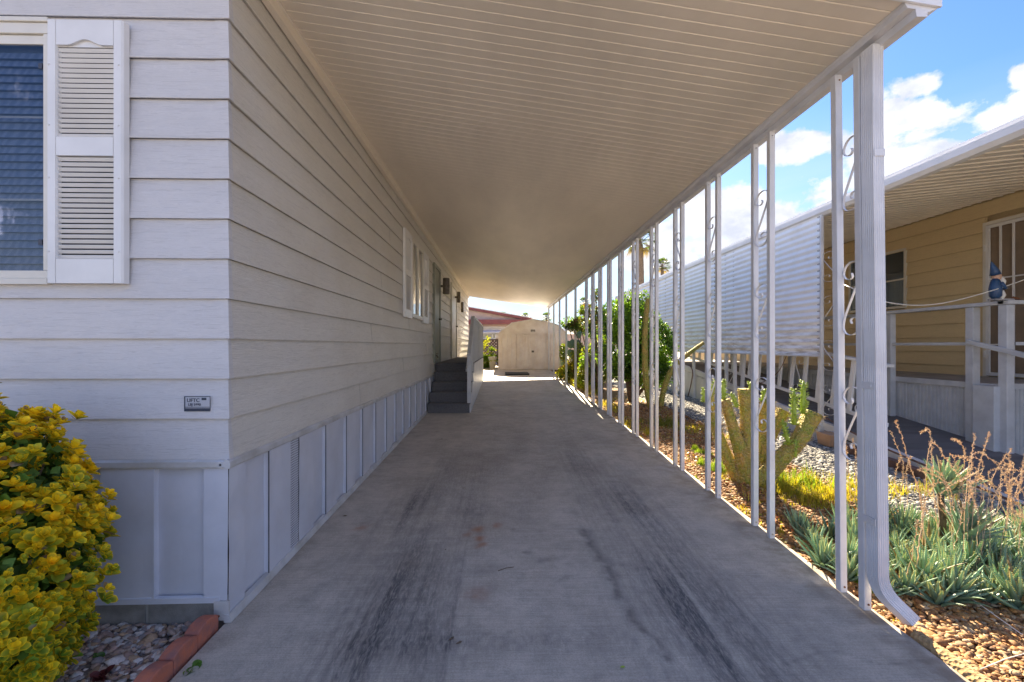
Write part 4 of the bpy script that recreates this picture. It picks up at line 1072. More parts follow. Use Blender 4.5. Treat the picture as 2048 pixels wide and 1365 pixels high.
m = MB(); m.box(x0, x0+W_, LY-.02, LY+.03, z0+H_, z0+H_+.05); m.box(x0+W_, x0+W_+.08, LY-.03, LY+.05, z0, z0+H_+.05); m.box(x0-.08, x0, LY-.03, LY+.05, z0, z0+H_+.05); m.build('fence_frame', m_lattice, lf)
RYH = 27
rh_ = empty('mobile_home', (-2, RYH, gz(RYH)), 'pinkish gabled home with maroon fascia beyond the shed', 'house')
m = MB(); hx0, hx1 = -9.0, onY(1075, 0, RYH)[0]; rf = lambda px, py: (onY(px, py, RYH)[0], onY(px, py, RYH)[2])
e_z0, e_z1 = rf(940, 649)[1], rf(940, 640)[1]; g0 = rf(935, 619); g1 = rf(1053, 640)
m.box(hx0, hx1-.5, RYH+.3, RYH+9, gz(RYH)-.1, e_z0); m.build('wall', m_pink, rh_)
sl = (g0[1]-g1[1])/(g1[0]-g0[0]); px_ = g0[0]-3.2
m = MB(); m.extrude([(hx0-2, e_z1), (g1[0], e_z1), (px_, g0[1]+3.2*sl), (hx0-2, g0[1]+.2)], lambda x,z:(x,RYH+.25,z), lambda x,z:(x,RYH+9.2,z)); m.build('gable', m_pink, rh_)
m = MB(); m.box(hx0-2, g1[0]+.1, RYH-.3, RYH+.6, e_z0, e_z1); m.bar((px_, RYH+.2, g0[1]+3.2*sl+.08), (g1[0]+.3, RYH+.2, g1[1]+.02), .4, .14); m.build('fascia', m_maroon, rh_)
m = MB(); m.extrude([(px_-.1, g0[1]+3.2*sl+.15),(g1[0]+.4, g1[1]+.09),(g1[0]+.4, g1[1]+.13),(px_-.1, g0[1]+3.2*sl+.2)], lambda x,z:(x,RYH,z), lambda x,z:(x,RYH+9.4,z)); m.build('roof', m_shed, rh_)
a0, a1 = rf(962, 652), rf(992, 678)
m = MB()
for i in range(6): m.box(rf(955,0)[0], rf(1010,0)[0], RYH+.22-.03*i*0, RYH+.3, rf(960,653)[1]-.12*i-.1, rf(960,653)[1]-.12*i)
m.build('siding', m_frame, rh_)
m = MB(); m.extrude([(RYH+.25, rf(0,659)[1]), (RYH-.7, rf(0,664.5)[1]), (RYH-.7, rf(0,665.5)[1]), (RYH+.25, rf(0,660.3)[1])], lambda y,z:(a0[0]-.1,y,z), lambda y,z:(a1[0]+.3,y,z)); m.build('window_awning', m_fascia, rh_)
wn3 = empty('window', ((a0[0]+a1[0])/2, RYH, a1[1]), parent=rh_)
m = MB(); t_, bt = rf(0,666)[1], rf(0,678.5)[1]
for (u0, u1, v0, v1) in ((a0[0],a1[0],t_-.06,t_),(a0[0],a1[0],bt,bt+.06),(a0[0],a0[0]+.06,bt,t_),(a1[0]-.06,a1[0],bt,t_),(a1[0]-.26,a1[0]-.2,bt,t_)): m.box(u0,u1,RYH+.14,RYH+.2,v0,v1)
m.build('window_frame', m_fascia, wn3)
m = MB(); m.box(a0[0], a1[0], RYH+.205, RYH+.215, bt, t_); m.build('pane', paint('pale blind', (.50,.52,.44), .4), wn3)
# second rear building, low white carport roof seen through the columns
far = empty('storage_unit', onY(1178, 700, 30), 'low white flat roofed outbuilding far behind the cactus bed', 'outbuilding')
m = MB(); q0 = onY(1150, 668, 30); q1 = onY(1215, 720, 30); m.box(q0[0], q1[0], 30, 33, gz(30)-.1, q0[2]); m.build('wall', m_pink, far)
m = MB(); q0 = onY(1140, 651, 30); m.box(q0[0], q1[0]+.6, 29.2, 33.4, onY(0,660,30)[2], q0[2]); m.build('roof', m_fascia, far, bevel=.03)
# long row of homes in the distance closes the horizon
for i, (x0, x1, y, h, lab) in enumerate(((-60,-14,60,4.0,'long grey home low on the horizon at the far left'), (8,30,70,3.6,'cream home low on the horizon past the outbuilding'), (34,70,64,4.0,'pale home far off behind the tan home'))):
    b = empty('distant_home', (x0, y, gz(y)), lab, 'house')
    m = MB(); m.box(x0, x1, y, y+8, gz(y)-.1, gz(y)+h*.75); m.build('wall', m_pink if i else m_trim, b)
    m = MB(); m.extrude([(y-.5, gz(y)+h*.75), (y+8.5, gz(y)+h*.75), (y+4, gz(y)+h)], lambda a,z:(x0-.5,a,z), lambda a,z:(x1+.5,a,z)); m.build('roof', m_deck, b)

# ------------------------------------------------------------------ beds, gravel, grass
XB = 3.32
def bed(name, x0, x1, y0, y1, dz, mat, step=.06, amp=.018):
    xs = np.arange(x0, x1+step, step); ys = np.arange(y0, y1+step, step); xs[-1] = x1
    vs = []; 
    for y in ys:
        for x in xs:
            e = min(1, (x-x0)/.12, (x1-x)/.12 if x1 < 4 else 1); vs.append((x, y, gz(y)+dz+amp*noise.noise((x*2.2, y*2.2, dz*9))*max(e,0)))
    I = np.arange(len(xs)*len(ys)).reshape(len(ys), len(xs))
    Fc = np.stack([I[:-1,:-1], I[:-1,1:], I[1:,1:], I[1:,:-1]], -1).reshape(-1,4)
    return tag(np_mesh(name, vs, Fc, mat, smooth=True), kind='structure')
def soil(name, a, b, c):
    m, nt_, bs = new_mat(name); v = coords(nt_)
    vo = N_(nt_, 'ShaderNodeTexVoronoi'); vo.inputs['Scale'].default_value = 55; L_(nt_, v, vo.inputs['Vector'])
    col = mixc(nt_, noise_(nt_, v, 5, 7, .65), a, b); col = mixc(nt_, ramp(nt_, vo.outputs['Color'], [(.3, 0), (.8, .6)]), col, c)
    L_(nt_, col, bs.inputs['Base Color']); bs.inputs['Roughness'].default_value = .95
    bump(nt_, bs, vo.outputs['Distance'], .8, .012); return m
bed('garden_bed', XR+.003, XB, .2, 19.4, -.045, soil('brown soil', (.16,.09,.045), (.27,.16,.08), (.32,.20,.11)))
bed('gravel_bed', XB+.002, XN+.05, .2, 19.4, -.055, soil('grey gravel ground', (.22,.21,.19), (.36,.34,.30), (.12,.12,.11)))
bed('front_bed', -7, XL-.14, .2, YC+.05, -.035, soil('front bed soil', (.13,.10,.08), (.22,.16,.12), (.30,.24,.19)))
def ico(sub):
    bm = bmesh.new(); bmesh.ops.create_icosphere(bm, subdivisions=sub, radius=.5)
    v = np.array([x.co[:] for x in bm.verts]); f = np.array([[x.index for x in q.verts] for q in bm.faces]); bm.free(); return v, f
import bmesh
IC1, IC2 = ico(1), ico(2)
def stones(name, pts, size, pal, tmpl, label=None, flat=.55, zoff=0):
    N = len(pts); v, f = tmpl
    pal = np.array(pal); c = pal[rng.integers(0, len(pal), N)]*rng.uniform(.7, 1.25, (N,1))
    s = size*rng.lognormal(0, .32, N); S = np.stack([s*rng.uniform(.8,1.35,N), s*rng.uniform(.7,1,N), s*flat*rng.uniform(.7,1.2,N)], 1)
    a = rng.uniform(0, 2*np.pi, N); D = np.stack([np.cos(a), np.sin(a), rng.normal(0,.25,N)], 1)
    M = frames(D, .25, (0,0,1))*S[:, None, :]
    # a handful of dented templates so that no two neighbours share an outline
    Vs, Fs, Cs = [], [], []; off = 0; kk = rng.integers(0, 8, N)
    for k in range(8):
        tv = v*(1 + .26*np.array([[noise.noise((p[0]*3+k*7, p[1]*3, p[2]*3))] for p in v])*1.4); sel = kk == k
        if not sel.any(): continue
        a_, b_, c_ = scatter(tv, f, M[sel], pts[sel], c[sel], c[sel]*.8, np.clip(-tv[:,2]*2, 0, 1)); Vs.append(a_); Fs.append(b_+off); Cs.append(c_); off += len(a_)
    return tag(np_mesh(name, np.concatenate(Vs), np.concatenate(Fs), m_stone, smooth=tmpl is IC2, col=np.concatenate(Cs)), label, kind='stuff')
def area(x0, x1, y0, y1, n, dz, keep=None):
    x = rng.uniform(x0, x1, n*2); y = rng.uniform(y0, y1, n*2)
    if keep is not None: k = keep(x, y); x, y = x[k], y[k]
    x, y = x[:n], y[:n]
    return np.stack([x, y, np.array([gz(t) for t in y]) + dz + rng.uniform(-.003, .006, len(x))], 1)
BR = [(.36,.17,.055),(.40,.215,.075),(.30,.135,.045),(.38,.23,.10),(.20,.10,.045),(.46,.33,.19),(.40,.18,.045)]
stones('brown_gravel', area(XR+.02, XB+.15, 1.45, 3.3, 11500, -.036), .026, BR, IC2)
stones('brown_gravel', area(XR+.03, XB+.1, 3.3, 9.5, 15000, -.036), .027, BR, IC1)
GR = [(.32,.31,.28),(.44,.42,.37),(.19,.19,.19),(.26,.25,.22),(.50,.47,.41),(.13,.13,.14)]
stones('grey_gravel', area(XB-.05, XN-.02, 2.0, 12, 24000, -.046, lambda x,y: (x-3.32)+.12*np.sin(y*2.3) > rng.uniform(-.06,.2,len(x))), .034, GR, IC1)
PK = [(.50,.33,.26),(.60,.44,.34),(.42,.29,.23),(.66,.57,.50),(.36,.30,.28),(.55,.36,.22),(.72,.64,.58)]
stones('pink_gravel', area(-3.4, XL-.13, 1.0, YC+.01, 9500, -.028), .027, PK, IC2)
BLADE = np.array([(-.5,0,0),(.5,0,0),(-.42,.06,.45),(.42,.06,.45),(-.22,.22,.82),(.22,.22,.82),(0,.45,1.0),(0.02,.45,1.0)]); BF = np.array([(0,1,3,2),(2,3,5,4),(4,5,7,6)])
def grass(name, patches, label=None):
    Vs, Fs, Cs = [], [], []; off = 0
    for (x, y, rx, ry, h, n, col) in patches:
        r = np.sqrt(rng.uniform(0,1,n)); a = rng.uniform(0, 2*np.pi, n); rr = r*(1+.3*np.sin(a*3+x*9))
        P = np.stack([x+rx*rr*np.cos(a), y+ry*rr*np.sin(a), np.full(n, gz(y)-.05)], 1); P[:,0] = np.maximum(P[:,0], XR+.012)
        hh = h*rng.uniform(.35, 1.1, n)*(1-.5*r)*np.array([max(.25, .8+1.5*noise.noise((p[0]*9, p[1]*9, 1))) for p in P]); w = rng.uniform(.004,.008,n)
        t = rng.uniform(0, 2*np.pi, n); lean = rng.uniform(.3, 1.5, n); ca, sa = np.cos(t), np.sin(t)
        M = np.zeros((n,3,3)); M[:,0,0] = ca*w; M[:,1,0] = sa*w; M[:,0,1] = -sa*hh*lean; M[:,1,1] = ca*hh*lean; M[:,2,2] = hh
        c = np.array(col)*rng.uniform(.6,1.3,(n,1)); c2 = c*np.array([1.5,1.2,.8])
        a_, b_, c_ = scatter(BLADE, BF, M, P, c, c2, BLADE[:,2]); Vs.append(a_); Fs.append(b_+off); Cs.append(c_); off += len(a_)
    return tag(np_mesh(name, np.concatenate(Vs), np.concatenate(Fs), m_grass, col=np.concatenate(Cs)), label, kind='stuff')
YG = (.36,.36,.045); GG = (.17,.30,.04); OG = (.42,.27,.07)
gpl = []
def gpatch(px, py, rx, ry, h, n, c):
    q = gp(px, py, -.05); gpl.append((q[0], q[1], rx, ry, h, n, c))
gpatch(1610,975,.4,.35,.2,700,GG); gpatch(1600,985,.42,.34,.15,1900,YG); gpatch(1655,1000,.35,.26,.13,1500,YG); gpatch(1570,965,.3,.35,.13,1100,GG); gpatch(1540,990,.35,.4,.09,500,YG); gpatch(1690,960,.3,.3,.08,400,YG); gpatch(1740,985,.5,.2,.13,700,YG); gpatch(1850,985,.5,.2,.12,400,(.25,.27,.05))
gpatch(1440,945,.13,.2,.11,1100,GG); gpatch(1400,905,.09,.2,.12,600,GG); gpatch(1470,955,.2,.2,.10,900,YG); gpatch(1405,935,.05,.12,.12,300,GG)
gpatch(1330,850,.35,.5,.16,1500,(.16,.20,.03)); gpatch(1300,870,.12,.3,.12,500,YG); gpatch(1260,850,.2,.5,.12,800,YG); gpatch(1220,815,.2,.7,.14,900,YG)
gpatch(1390,860,.3,.4,.10,700,YG); gpatch(1450,880,.25,.3,.07,500,YG); gpatch(1180,785,.2,.8,.2,900,YG); gpatch(1150,770,.2,1,.25,700,YG); gpatch(1420,850,.4,.5,.07,400,OG)
gpatch(1712,1170,.05,.14,.10,500,GG); gpatch(1690,1130,.06,.12,.10,300,YG); gpatch(1810,1258,.03,.05,.05,120,YG); gpatch(1990,1350,.08,.05,.04,160,YG); gpatch(1500,1030,.08,.2,.05,200,YG)
gpatch(1560,1070,.04,.1,.05,140,YG); gpatch(1380,965,.03,.2,.06,200,GG)
grass('grass', gpl)
# low red orange ground cover between the grass and the slab
n = 5200; x = rng.uniform(XR+.02, XB, n); y = rng.uniform(2.6, 11, n); k = np.array([noise.noise((a*1.3, b*.8, 4)) for a, b in zip(x, y)]) > -.02; x, y = x[k], y[k]; n = len(x)
LT = np.array([(0,0,0),(.5,.45,.12),(0,1,0),(-.5,.45,.12)]); LF = np.array([(0,1,2),(0,2,3)])
D = rng.normal(size=(n,3))*np.array([1,1,.35])+np.array([0,0,.3]); s = rng.uniform(.014,.035,n)
M = frames(D, .6, (0,0,1))*s[:,None,None]; cc = np.array([(.45,.16,.05),(.50,.30,.08),(.35,.33,.06),(.50,.40,.18)])[rng.integers(0,4,n)]*rng.uniform(.7,1.2,(n,1))
V, Fc, C = scatter(LT, LF, M, np.stack([x, y, np.array([gz(t) for t in y])-.025], 1), cc)
tag(np_mesh('ground_cover', V, Fc, m_leaf, col=C), kind='stuff')

# raised lip of dry earth beside the slab in front of the downspout
m = MB(); k = 40; vs = []
for i in range(k+1):
    y = 1.4 + .72*i/k
    for (o, z) in ((.008,-.06),(.012,.0),(.035,.022),(.07,.018),(.12,-.05)):
        nn = .012*noise.noise((y*14, o*30, 0)); vs.append((XR+o+nn*.5, y, zs(y)+z+nn))
m.add(vs, [(i*5+j, i*5+j+1, (i+1)*5+j+1, (i+1)*5+j) for i in range(k) for j in range(4)])
tag(m.build('earth_edge', soil('dry earth', (.34,.21,.09), (.46,.31,.15), (.38,.25,.12)), smooth=True), kind='structure')

# scalloped red edging
yy = 2.262; labs = ['red scalloped edging brick touching the house corner', 'red scalloped edging brick second from the house corner', 'red scalloped edging brick third from the house corner',
    'red scalloped edging brick with mossy stain, fourth from the house corner', 'red scalloped edging brick fifth from the house corner at the picture edge', 'red scalloped edging brick sixth from the house corner, below the others']
for i in range(6):
    L = .150; h = .082 - .003*i; m = MB(); pr_ = []; kx = 16
    for j in range(kx+1):
        t = j/kx; pr_.append((-L*t, h*(.74) + h*.26*math.sin(math.pi*t)**.8))
    poly = [(0,-.08)] + pr_ + [(-L,-.08)]
    m.extrude(poly, lambda a,z:(XL-.012, yy+a, z+zs(yy)), lambda a,z:(XL-.082, yy+a, z+zs(yy)))
    o = m.build('edging_brick', m_brick, None, bevel=.006); tag(o, labs[i], 'edging brick', 'scalloped red bricks edging the front bed'); yy -= L+.004

# ------------------------------------------------------------------ variegated euonymus bush
def euo_leaf():
    nu, nv = 6, 4; vs = []; ws = []
    for i in range(nu+1):
        t = i/nu; wd = .5*.70*(math.sin(math.pi*min(1, t*.86+.06))**.62)*(1 if t < 1 else .12)
        for j in range(nv+1):
            s_ = (j/nv*2-1); vs.append((s_*wd, t, .42*s_*s_*wd + .10*t*(1-t)*2 - .06*t*t + .16*t**3)); ws.append(min(1, max(abs(s_)**3, t**7)))
    f = [(i*(nv+1)+j, i*(nv+1)+j+1, (i+1)*(nv+1)+j+1, (i+1)*(nv+1)+j) for i in range(nu) for j in range(nv)]
    return np.array(vs), np.array(f), np.array(ws)
def sub_noise(p, s=3.): return noise.noise((p[0]*s, p[1]*s, p[2]*s))
eb = empty('variegated_bush', (-2.2, 1.85, gz(1.85)-.03), 'yellow and green variegated bush growing against the left front skirt', 'bush')
C0 = np.array([-2.18, 1.79, .55]); RA = np.array([.50, .36, .675])
N0 = 2500; dirs = rng.normal(size=(N0*2,3)); dirs /= np.linalg.norm(dirs, axis=1)[:,None]; dirs = dirs[(dirs[:,2] > -.85)][:N0]
cent, axs = [], []
for d in dirs:
    r = 1 + .26*noise.noise((d[0]*2.6+3, d[1]*2.6, d[2]*2.6)) + .12*noise.noise((d[0]*7, d[1]*7, d[2]*7)); r *= random.uniform(.86, 1.03)
    if random.random() < .04: r *= 1.09
    p = C0 + d*RA*r
    if p[1] > YC-.04: p[1] = YC-.04 - random.uniform(0, .08)
    if p[2] < .0: continue
    cent.append(p); a = d/RA; a /= np.linalg.norm(a); axs.append(a*.75 + np.array([0,-.05,.75]))
tv, tf, tw = euo_leaf(); Ms, Ts, c1s, c2s = [], [], [], []
for p, a in zip(cent, axs):
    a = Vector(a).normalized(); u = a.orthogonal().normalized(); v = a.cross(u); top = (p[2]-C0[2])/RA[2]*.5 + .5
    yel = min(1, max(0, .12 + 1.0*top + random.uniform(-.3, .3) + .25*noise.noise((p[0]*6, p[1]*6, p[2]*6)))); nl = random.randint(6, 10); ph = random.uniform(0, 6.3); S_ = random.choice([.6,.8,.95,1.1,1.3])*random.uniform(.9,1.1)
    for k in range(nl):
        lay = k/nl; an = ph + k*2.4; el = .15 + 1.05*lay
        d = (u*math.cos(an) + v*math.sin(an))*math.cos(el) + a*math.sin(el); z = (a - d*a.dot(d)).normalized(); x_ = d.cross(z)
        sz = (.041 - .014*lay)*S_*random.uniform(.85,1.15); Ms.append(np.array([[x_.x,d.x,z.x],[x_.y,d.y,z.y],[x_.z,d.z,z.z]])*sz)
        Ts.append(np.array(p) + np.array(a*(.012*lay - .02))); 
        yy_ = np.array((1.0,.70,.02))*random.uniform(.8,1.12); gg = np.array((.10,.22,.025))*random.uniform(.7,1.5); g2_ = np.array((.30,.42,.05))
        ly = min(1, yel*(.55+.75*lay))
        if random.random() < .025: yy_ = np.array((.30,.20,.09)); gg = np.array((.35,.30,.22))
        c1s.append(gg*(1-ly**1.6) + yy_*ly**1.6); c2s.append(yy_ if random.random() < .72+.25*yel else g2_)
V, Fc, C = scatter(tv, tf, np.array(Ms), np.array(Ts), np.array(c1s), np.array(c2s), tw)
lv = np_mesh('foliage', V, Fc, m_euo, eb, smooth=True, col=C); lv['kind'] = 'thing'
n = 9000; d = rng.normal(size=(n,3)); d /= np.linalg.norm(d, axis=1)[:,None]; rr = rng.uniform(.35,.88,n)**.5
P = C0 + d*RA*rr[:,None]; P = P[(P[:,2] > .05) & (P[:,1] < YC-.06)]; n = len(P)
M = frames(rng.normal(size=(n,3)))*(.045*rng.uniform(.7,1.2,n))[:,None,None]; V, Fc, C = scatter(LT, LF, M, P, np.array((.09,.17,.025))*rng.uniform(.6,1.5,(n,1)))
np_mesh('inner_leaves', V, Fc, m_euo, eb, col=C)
m = MB()
for k in range(22):
    a = random.uniform(0, 6.28); e = Vector((C0[0]+.42*math.cos(a)*random.uniform(.5,1), C0[1]+.28*math.sin(a), random.uniform(.3,1.0))); b = Vector((C0[0]+.05*math.cos(a), C0[1]+.05*math.sin(a), -.03))
    m.tube([b, b.lerp(e,.5)+Vector((0,0,.1)), e], [.012,.008,.004], 6)
m.build('stem', m_bark, eb, smooth=True)
# small weeds in the front bed
for (px, py, s_, lab, c) in ((192,1322,.035,'single round green leaf weed among the pink gravel','g'), (205,1360,.05,'small reddish weed low in the pink gravel','r'), (95,1345,.06,'green weed sprout below the variegated bush','g'), (385,1350,.05,'mossy weed against the last edging bricks','g')):
    q = gp(px, py, -.03); n = 5 if s_ < .04 else 14; P = np.array([[q[0]+random.uniform(-.3,.3)*s_, q[1]+random.uniform(-.3,.3)*s_, q[2]+.015] for _ in range(n)])
    D = rng.normal(size=(n,3))*np.array([1,1,.3])+np.array([0,-.2,.35]); M = frames(D, .4, (0,0,1))*(s_*rng.uniform(.6,1,n))[:,None,None]
    cc = (np.array((.12,.24,.04)) if c == 'g' else np.array((.20,.05,.05)))*rng.uniform(.7,1.3,(n,1)); V, Fc, C = scatter(tv*np.array([1.3,1,1]), tf, M, P, cc)
    tag(np_mesh('weed', V, Fc, m_leaf, None, smooth=True, col=C), lab, 'weed')

# ------------------------------------------------------------------ aloes
def aloe_mesh(nl, L, wb, seed, spread=1.0):
    r_ = random.Random(seed); V, Fq, C = [], [], []
    for k in range(nl):
        t = k/nl; an = k*2.399 + r_.uniform(-.2,.2); tilt = (.12 + 1.15*(1-t)**1.0*spread)*r_.uniform(.85,1.15); Lk = L*r_.uniform(.8,1.1)*(.75+.25*math.sin(math.pi*min(1,t+.25))); w = wb*(.75+.4*(1-t))
        cd_, sd_ = math.cos(an), math.sin(an); pos = Vector((cd_*.012, sd_*.012, .01+.05*t)); seg = 9; dirn = tilt*.8; curl = r_.uniform(-.5,.35)
        base = len(V); lat = Vector((-sd_, cd_, 0)); g = r_.uniform(.8,1.25); red = r_.random() < .06
        for i in range(seg+1):
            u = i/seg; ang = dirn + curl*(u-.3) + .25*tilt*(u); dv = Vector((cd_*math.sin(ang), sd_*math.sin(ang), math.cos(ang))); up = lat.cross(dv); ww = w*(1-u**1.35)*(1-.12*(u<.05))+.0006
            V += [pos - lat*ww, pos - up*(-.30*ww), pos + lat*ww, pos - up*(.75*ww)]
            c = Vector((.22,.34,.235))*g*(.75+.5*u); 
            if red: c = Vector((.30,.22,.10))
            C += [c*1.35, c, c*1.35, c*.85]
            if i < seg: pos = pos + dv*(Lk/seg)
        for i in range(seg):
            a, b = base+i*4, base+(i+1)*4
            Fq += [(a,a+1,b+1,b),(a+1,a+2,b+2,b+1),(a+2,a+3,b+3,b+2),(a+3,a,b,b+3)]
        for i in range(1, seg):                       # marginal teeth
            for sgn, o_ in ((-1,0),(1,2)):
                for h_ in (0, .5):
                    p0 = V[base+i*4+o_].lerp(V[base+min(i+1,seg)*4+o_], h_); ax = (V[base+min(i+1,seg)*4+o_]-V[base+i*4+o_]).normalized()
                    q = len(V); V += [p0-ax*.0022, p0+ax*.0022, p0+lat*sgn*.0062+ax*.002, p0+lat*sgn*.006+ax*.0018]; C += [Vector((.42,.42,.22))]*4; Fq.append((q,q+1,q+2,q+3))
    return np.array([v[:] for v in V]), np.array(Fq), np.array([c[:] for c in C])
AM = []
for k, (nl, L, wb, sp_) in enumerate(((22,.22,.018,.80),(28,.25,.019,.85),(18,.19,.017,.9),(24,.27,.016,.5))):
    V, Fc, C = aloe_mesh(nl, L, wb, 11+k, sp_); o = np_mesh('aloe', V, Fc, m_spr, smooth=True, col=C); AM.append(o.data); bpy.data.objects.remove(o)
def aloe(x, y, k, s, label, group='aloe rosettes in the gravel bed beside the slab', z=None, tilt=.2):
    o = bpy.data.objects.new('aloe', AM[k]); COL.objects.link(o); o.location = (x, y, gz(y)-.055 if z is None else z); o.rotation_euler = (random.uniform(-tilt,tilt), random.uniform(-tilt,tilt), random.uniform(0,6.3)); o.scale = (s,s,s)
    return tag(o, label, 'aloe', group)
random.seed(21)
pl_ = []
def free(x, y, d):
    for (a, b) in pl_:
        if (a-x)**2+(b-y)**2 < d*d: return False
    pl_.append((x, y)); return True
# named ones in front
for (px, py, k, s, lab) in ((1645,1138,0,1.05,'aloe nearest the slab, just left of the scrollwork column'), (1600,1075,3,.85,'upright aloe at the left tip of the aloe patch'),
        (1815,1195,2,1.05,'aloe just right of the downspout, lowest of the patch there'), (1905,1205,0,1.1,'star shaped aloe with wide arching leaves at the gravel edge'),
        (1975,1210,2,1.0,'aloe sprawling between the star shaped one and the right picture edge'), (2040,1225,1,1.1,'big aloe at the right picture edge beside the gravel')):
    q = gp(px, py, -.05); pl_.append((q[0], q[1])); aloe(q[0], q[1], k, s, lab)
cnt = 0
for _ in range(9000):
    x = random.uniform(2.08, 4.1); y = random.uniform(2.3, 4.0)
    left = 2.95 + .0*x
    if x < 2.2 and y < 2.62: continue
    if y < 2.40 + .0*(x-2.2): continue
    if x > 3.25 - .1*(y-2.4) and y > 3.2: continue
    if y > 3.75 - .25*abs(x-2.7): continue
    if x < 2.62 and y > 3.22: continue
    if y > 3.0 + .55*(x-2.0) and x < 3.2: continue
    if not free(x, y, .125): continue
    cnt += 1
    inside = x < 2.5
    aloe(x, y, random.choice([0,1,2,3,3]), random.uniform(.75,1.15), 'grey green aloe rosette crowded in behind the scrollwork column' if inside else 'grey green aloe rosette crowded in the patch right of the downspout', 'aloes crowded left' if inside else 'aloes crowded right')
    if cnt > 150: break
for (px, py, Y, k, s, lab) in ((1880,985,2.95,1,1.0,'tall aloe head standing highest above the patch'), (1925,1075,2.80,1,1.05,'large aloe head held above the patch below the tallest one')):
    q = onY(px, py, Y); t_ = empty('aloe', (q[0], Y, gz(Y)-.05), lab, 'aloe')
    o = bpy.data.objects.new('leaf_rosette', AM[k]); COL.objects.link(o); o.location = (q[0], Y, q[2]-.03); o.rotation_euler = (.35,.2,1); o.scale = (s*1.15,)*3; put(o, t_)
    m = MB(); m.tube([(q[0]+.02, Y+.02, gz(Y)-.06), (q[0]+.02, Y, (gz(Y)+q[2])/2), (q[0], Y, q[2]-.01)], [.022,.02,.018], 8); m.build('stem', m_bark, t_, smooth=True)
# dry flower stalks
random.seed(5)
def stalk(stems, Y, label):
    V, Fq, C = [], [], []
    tb = MB(); sp_ = []
    for (pts, rad) in stems:
        P = []
        for i, (px, py) in enumerate(pts):
            q = onY(px, py, Y + .05*math.sin(i*1.7+px)); P.append(q)
        q0 = P[0]; P = [(q0[0], Y, gz(Y)-.05)] + P if q0[2] > gz(Y)+.03 else P
        P = [Vector(p_) for p_ in catmull([tuple(p_) for p_ in P], 9)]
        P = [p_ + Vector([random.uniform(-.004,.004) for _ in range(3)]) for p_ in P]
        tb.tube(P, [rad*.62*(1-.6*i/len(P)) for i in range(len(P))], 5)
        for i in range(2, len(P)-1):
            if P[i].z < .28: continue
            for _ in range(6):
                t = random.random(); b = P[i].lerp(P[i+1], t); d = (P[i+1]-P[i]).normalized(); sd_ = Vector([random.gauss(0,1) for _ in range(3)]); sd_ = (sd_-d*sd_.dot(d)).normalized()*.8 + d*.7; sp_.append((b, sd_.normalized()))
    m = tb
    for (b, d) in sp_:
        L = random.uniform(.007,.018); m.tube([b, b+d*L*.7, b+d*L], [.0009,.0021,.0006], 3)
    n = len(m.v); col = np.array([(.66,.52,.36)])*np.ones((n,1))*rng.uniform(.75,1.3,(n,1))
    me = bpy.data.meshes.new('dry_stalk'); me.from_pydata(m.v, [], m.f); a = me.color_attributes.new('Col', 'FLOAT_COLOR', 'POINT'); c4 = np.ones((n,4), np.float32); c4[:,:3] = col; a.data.foreach_set('color', c4.ravel())
    me.materials.append(m_dry); o = bpy.data.objects.new('dry_stalk', me); COL.objects.link(o)
    return tag(o, label, 'dried plant', 'dry flower stalks over the aloe patch')
stalk([(((1842,1010),(1818,920),(1792,842)), .0042)], 2.75, 'dry orange stalk curving up leftmost past the downspout')
stalk([(((1868,990),(1864,930),(1858,862),(1842,866)), .004), (((1858,900),(1890,915),(1922,955)), .003)], 2.8, 'dry stalk with a hooked tip and a side branch, second right of the downspout')
stalk([(((1900,1050),(1925,960),(1926,895),(1905,878)), .004), (((1905,1000),(1945,930),(1900,910)), .003)], 2.9, 'dry stalks knotted together above the tallest aloe')
stalk([(((1935,1060),(1940,950),(1950,868)), .004), (((1945,1040),(1960,930),(1979,866)), .0038)], 2.75, 'pair of straight dry stalks standing close side by side')
stalk([(((1965,1100),(1985,960),(2022,898)), .004), (((1940,925),(1985,922),(2012,960),(2024,1010),(2030,1080)), .0035), (((2012,1080),(2020,960),(2018,910)), .0035)], 2.7, 'dry stalks with one bent over in a wide arc')
stalk([(((2000,1110),(2022,1010),(2046,955)), .004), (((2036,1120),(2050,1000),(2090,930)), .004), (((1985,1010),(2010,960),(2024,925)), .003)], 2.62, 'dry stalks fanning out at the right picture edge')
stalk([(((1700,1010),(1697,940),(1690,880)), .003), (((1708,1000),(1712,930),(1706,878)), .003), (((1690,990),(1684,930),(1694,905)), .003)], 3.5, 'thin dry stalks seen between the scrollwork posts')
stalk([(((1800,1000),(1806,930),(1782,862)), .003), (((1795,1010),(1790,960),(1800,915)), .003), (((1815,1000),(1812,950),(1820,915)), .0028)], 3.3, 'short thin dry stalks right behind the downspout')
stalk([(((1830,1150),(1838,1090),(1845,1020),(1832,960)), .005), (((1790,1185),(1820,1130),(1835,1040)), .004)], 2.55, 'thick dry stalk rising from the front aloes beside the downspout')
for k in range(9):
    x0 = 1880+k*22; lst = []
    for j in range(3):
        a = x0+random.uniform(-14,14); lst.append((((a, 1150+random.uniform(-30,30)), (a+random.uniform(-15,25), 1050), (a+random.uniform(-35,40), random.uniform(930,1010)), (a+random.uniform(-60,60), random.uniform(900,980))), .0028))
    stalk(lst, random.uniform(2.65,3.2), 'thin tangled dry stalk clump in the thicket above the right hand aloes')
for (p0, p1, lab) in (((1850,1140),(2045,1275),'long straw lying across the brown gravel by the aloes'), ((1960,1345),(2060,1310),'pale straw at the lower right corner of the gravel')):
    a, b = gp(*p0, -.02), gp(*p1, -.02); m = MB(); m.tube([(a[0],a[1],a[2]+.012),((a[0]+b[0])/2,(a[1]+b[1])/2,(a[2]+b[2])/2+.02),(b[0],b[1],b[2]+.012)], .0022, 5)
    tag(m.build('straw', m_frame, None, smooth=True), lab, 'straw')

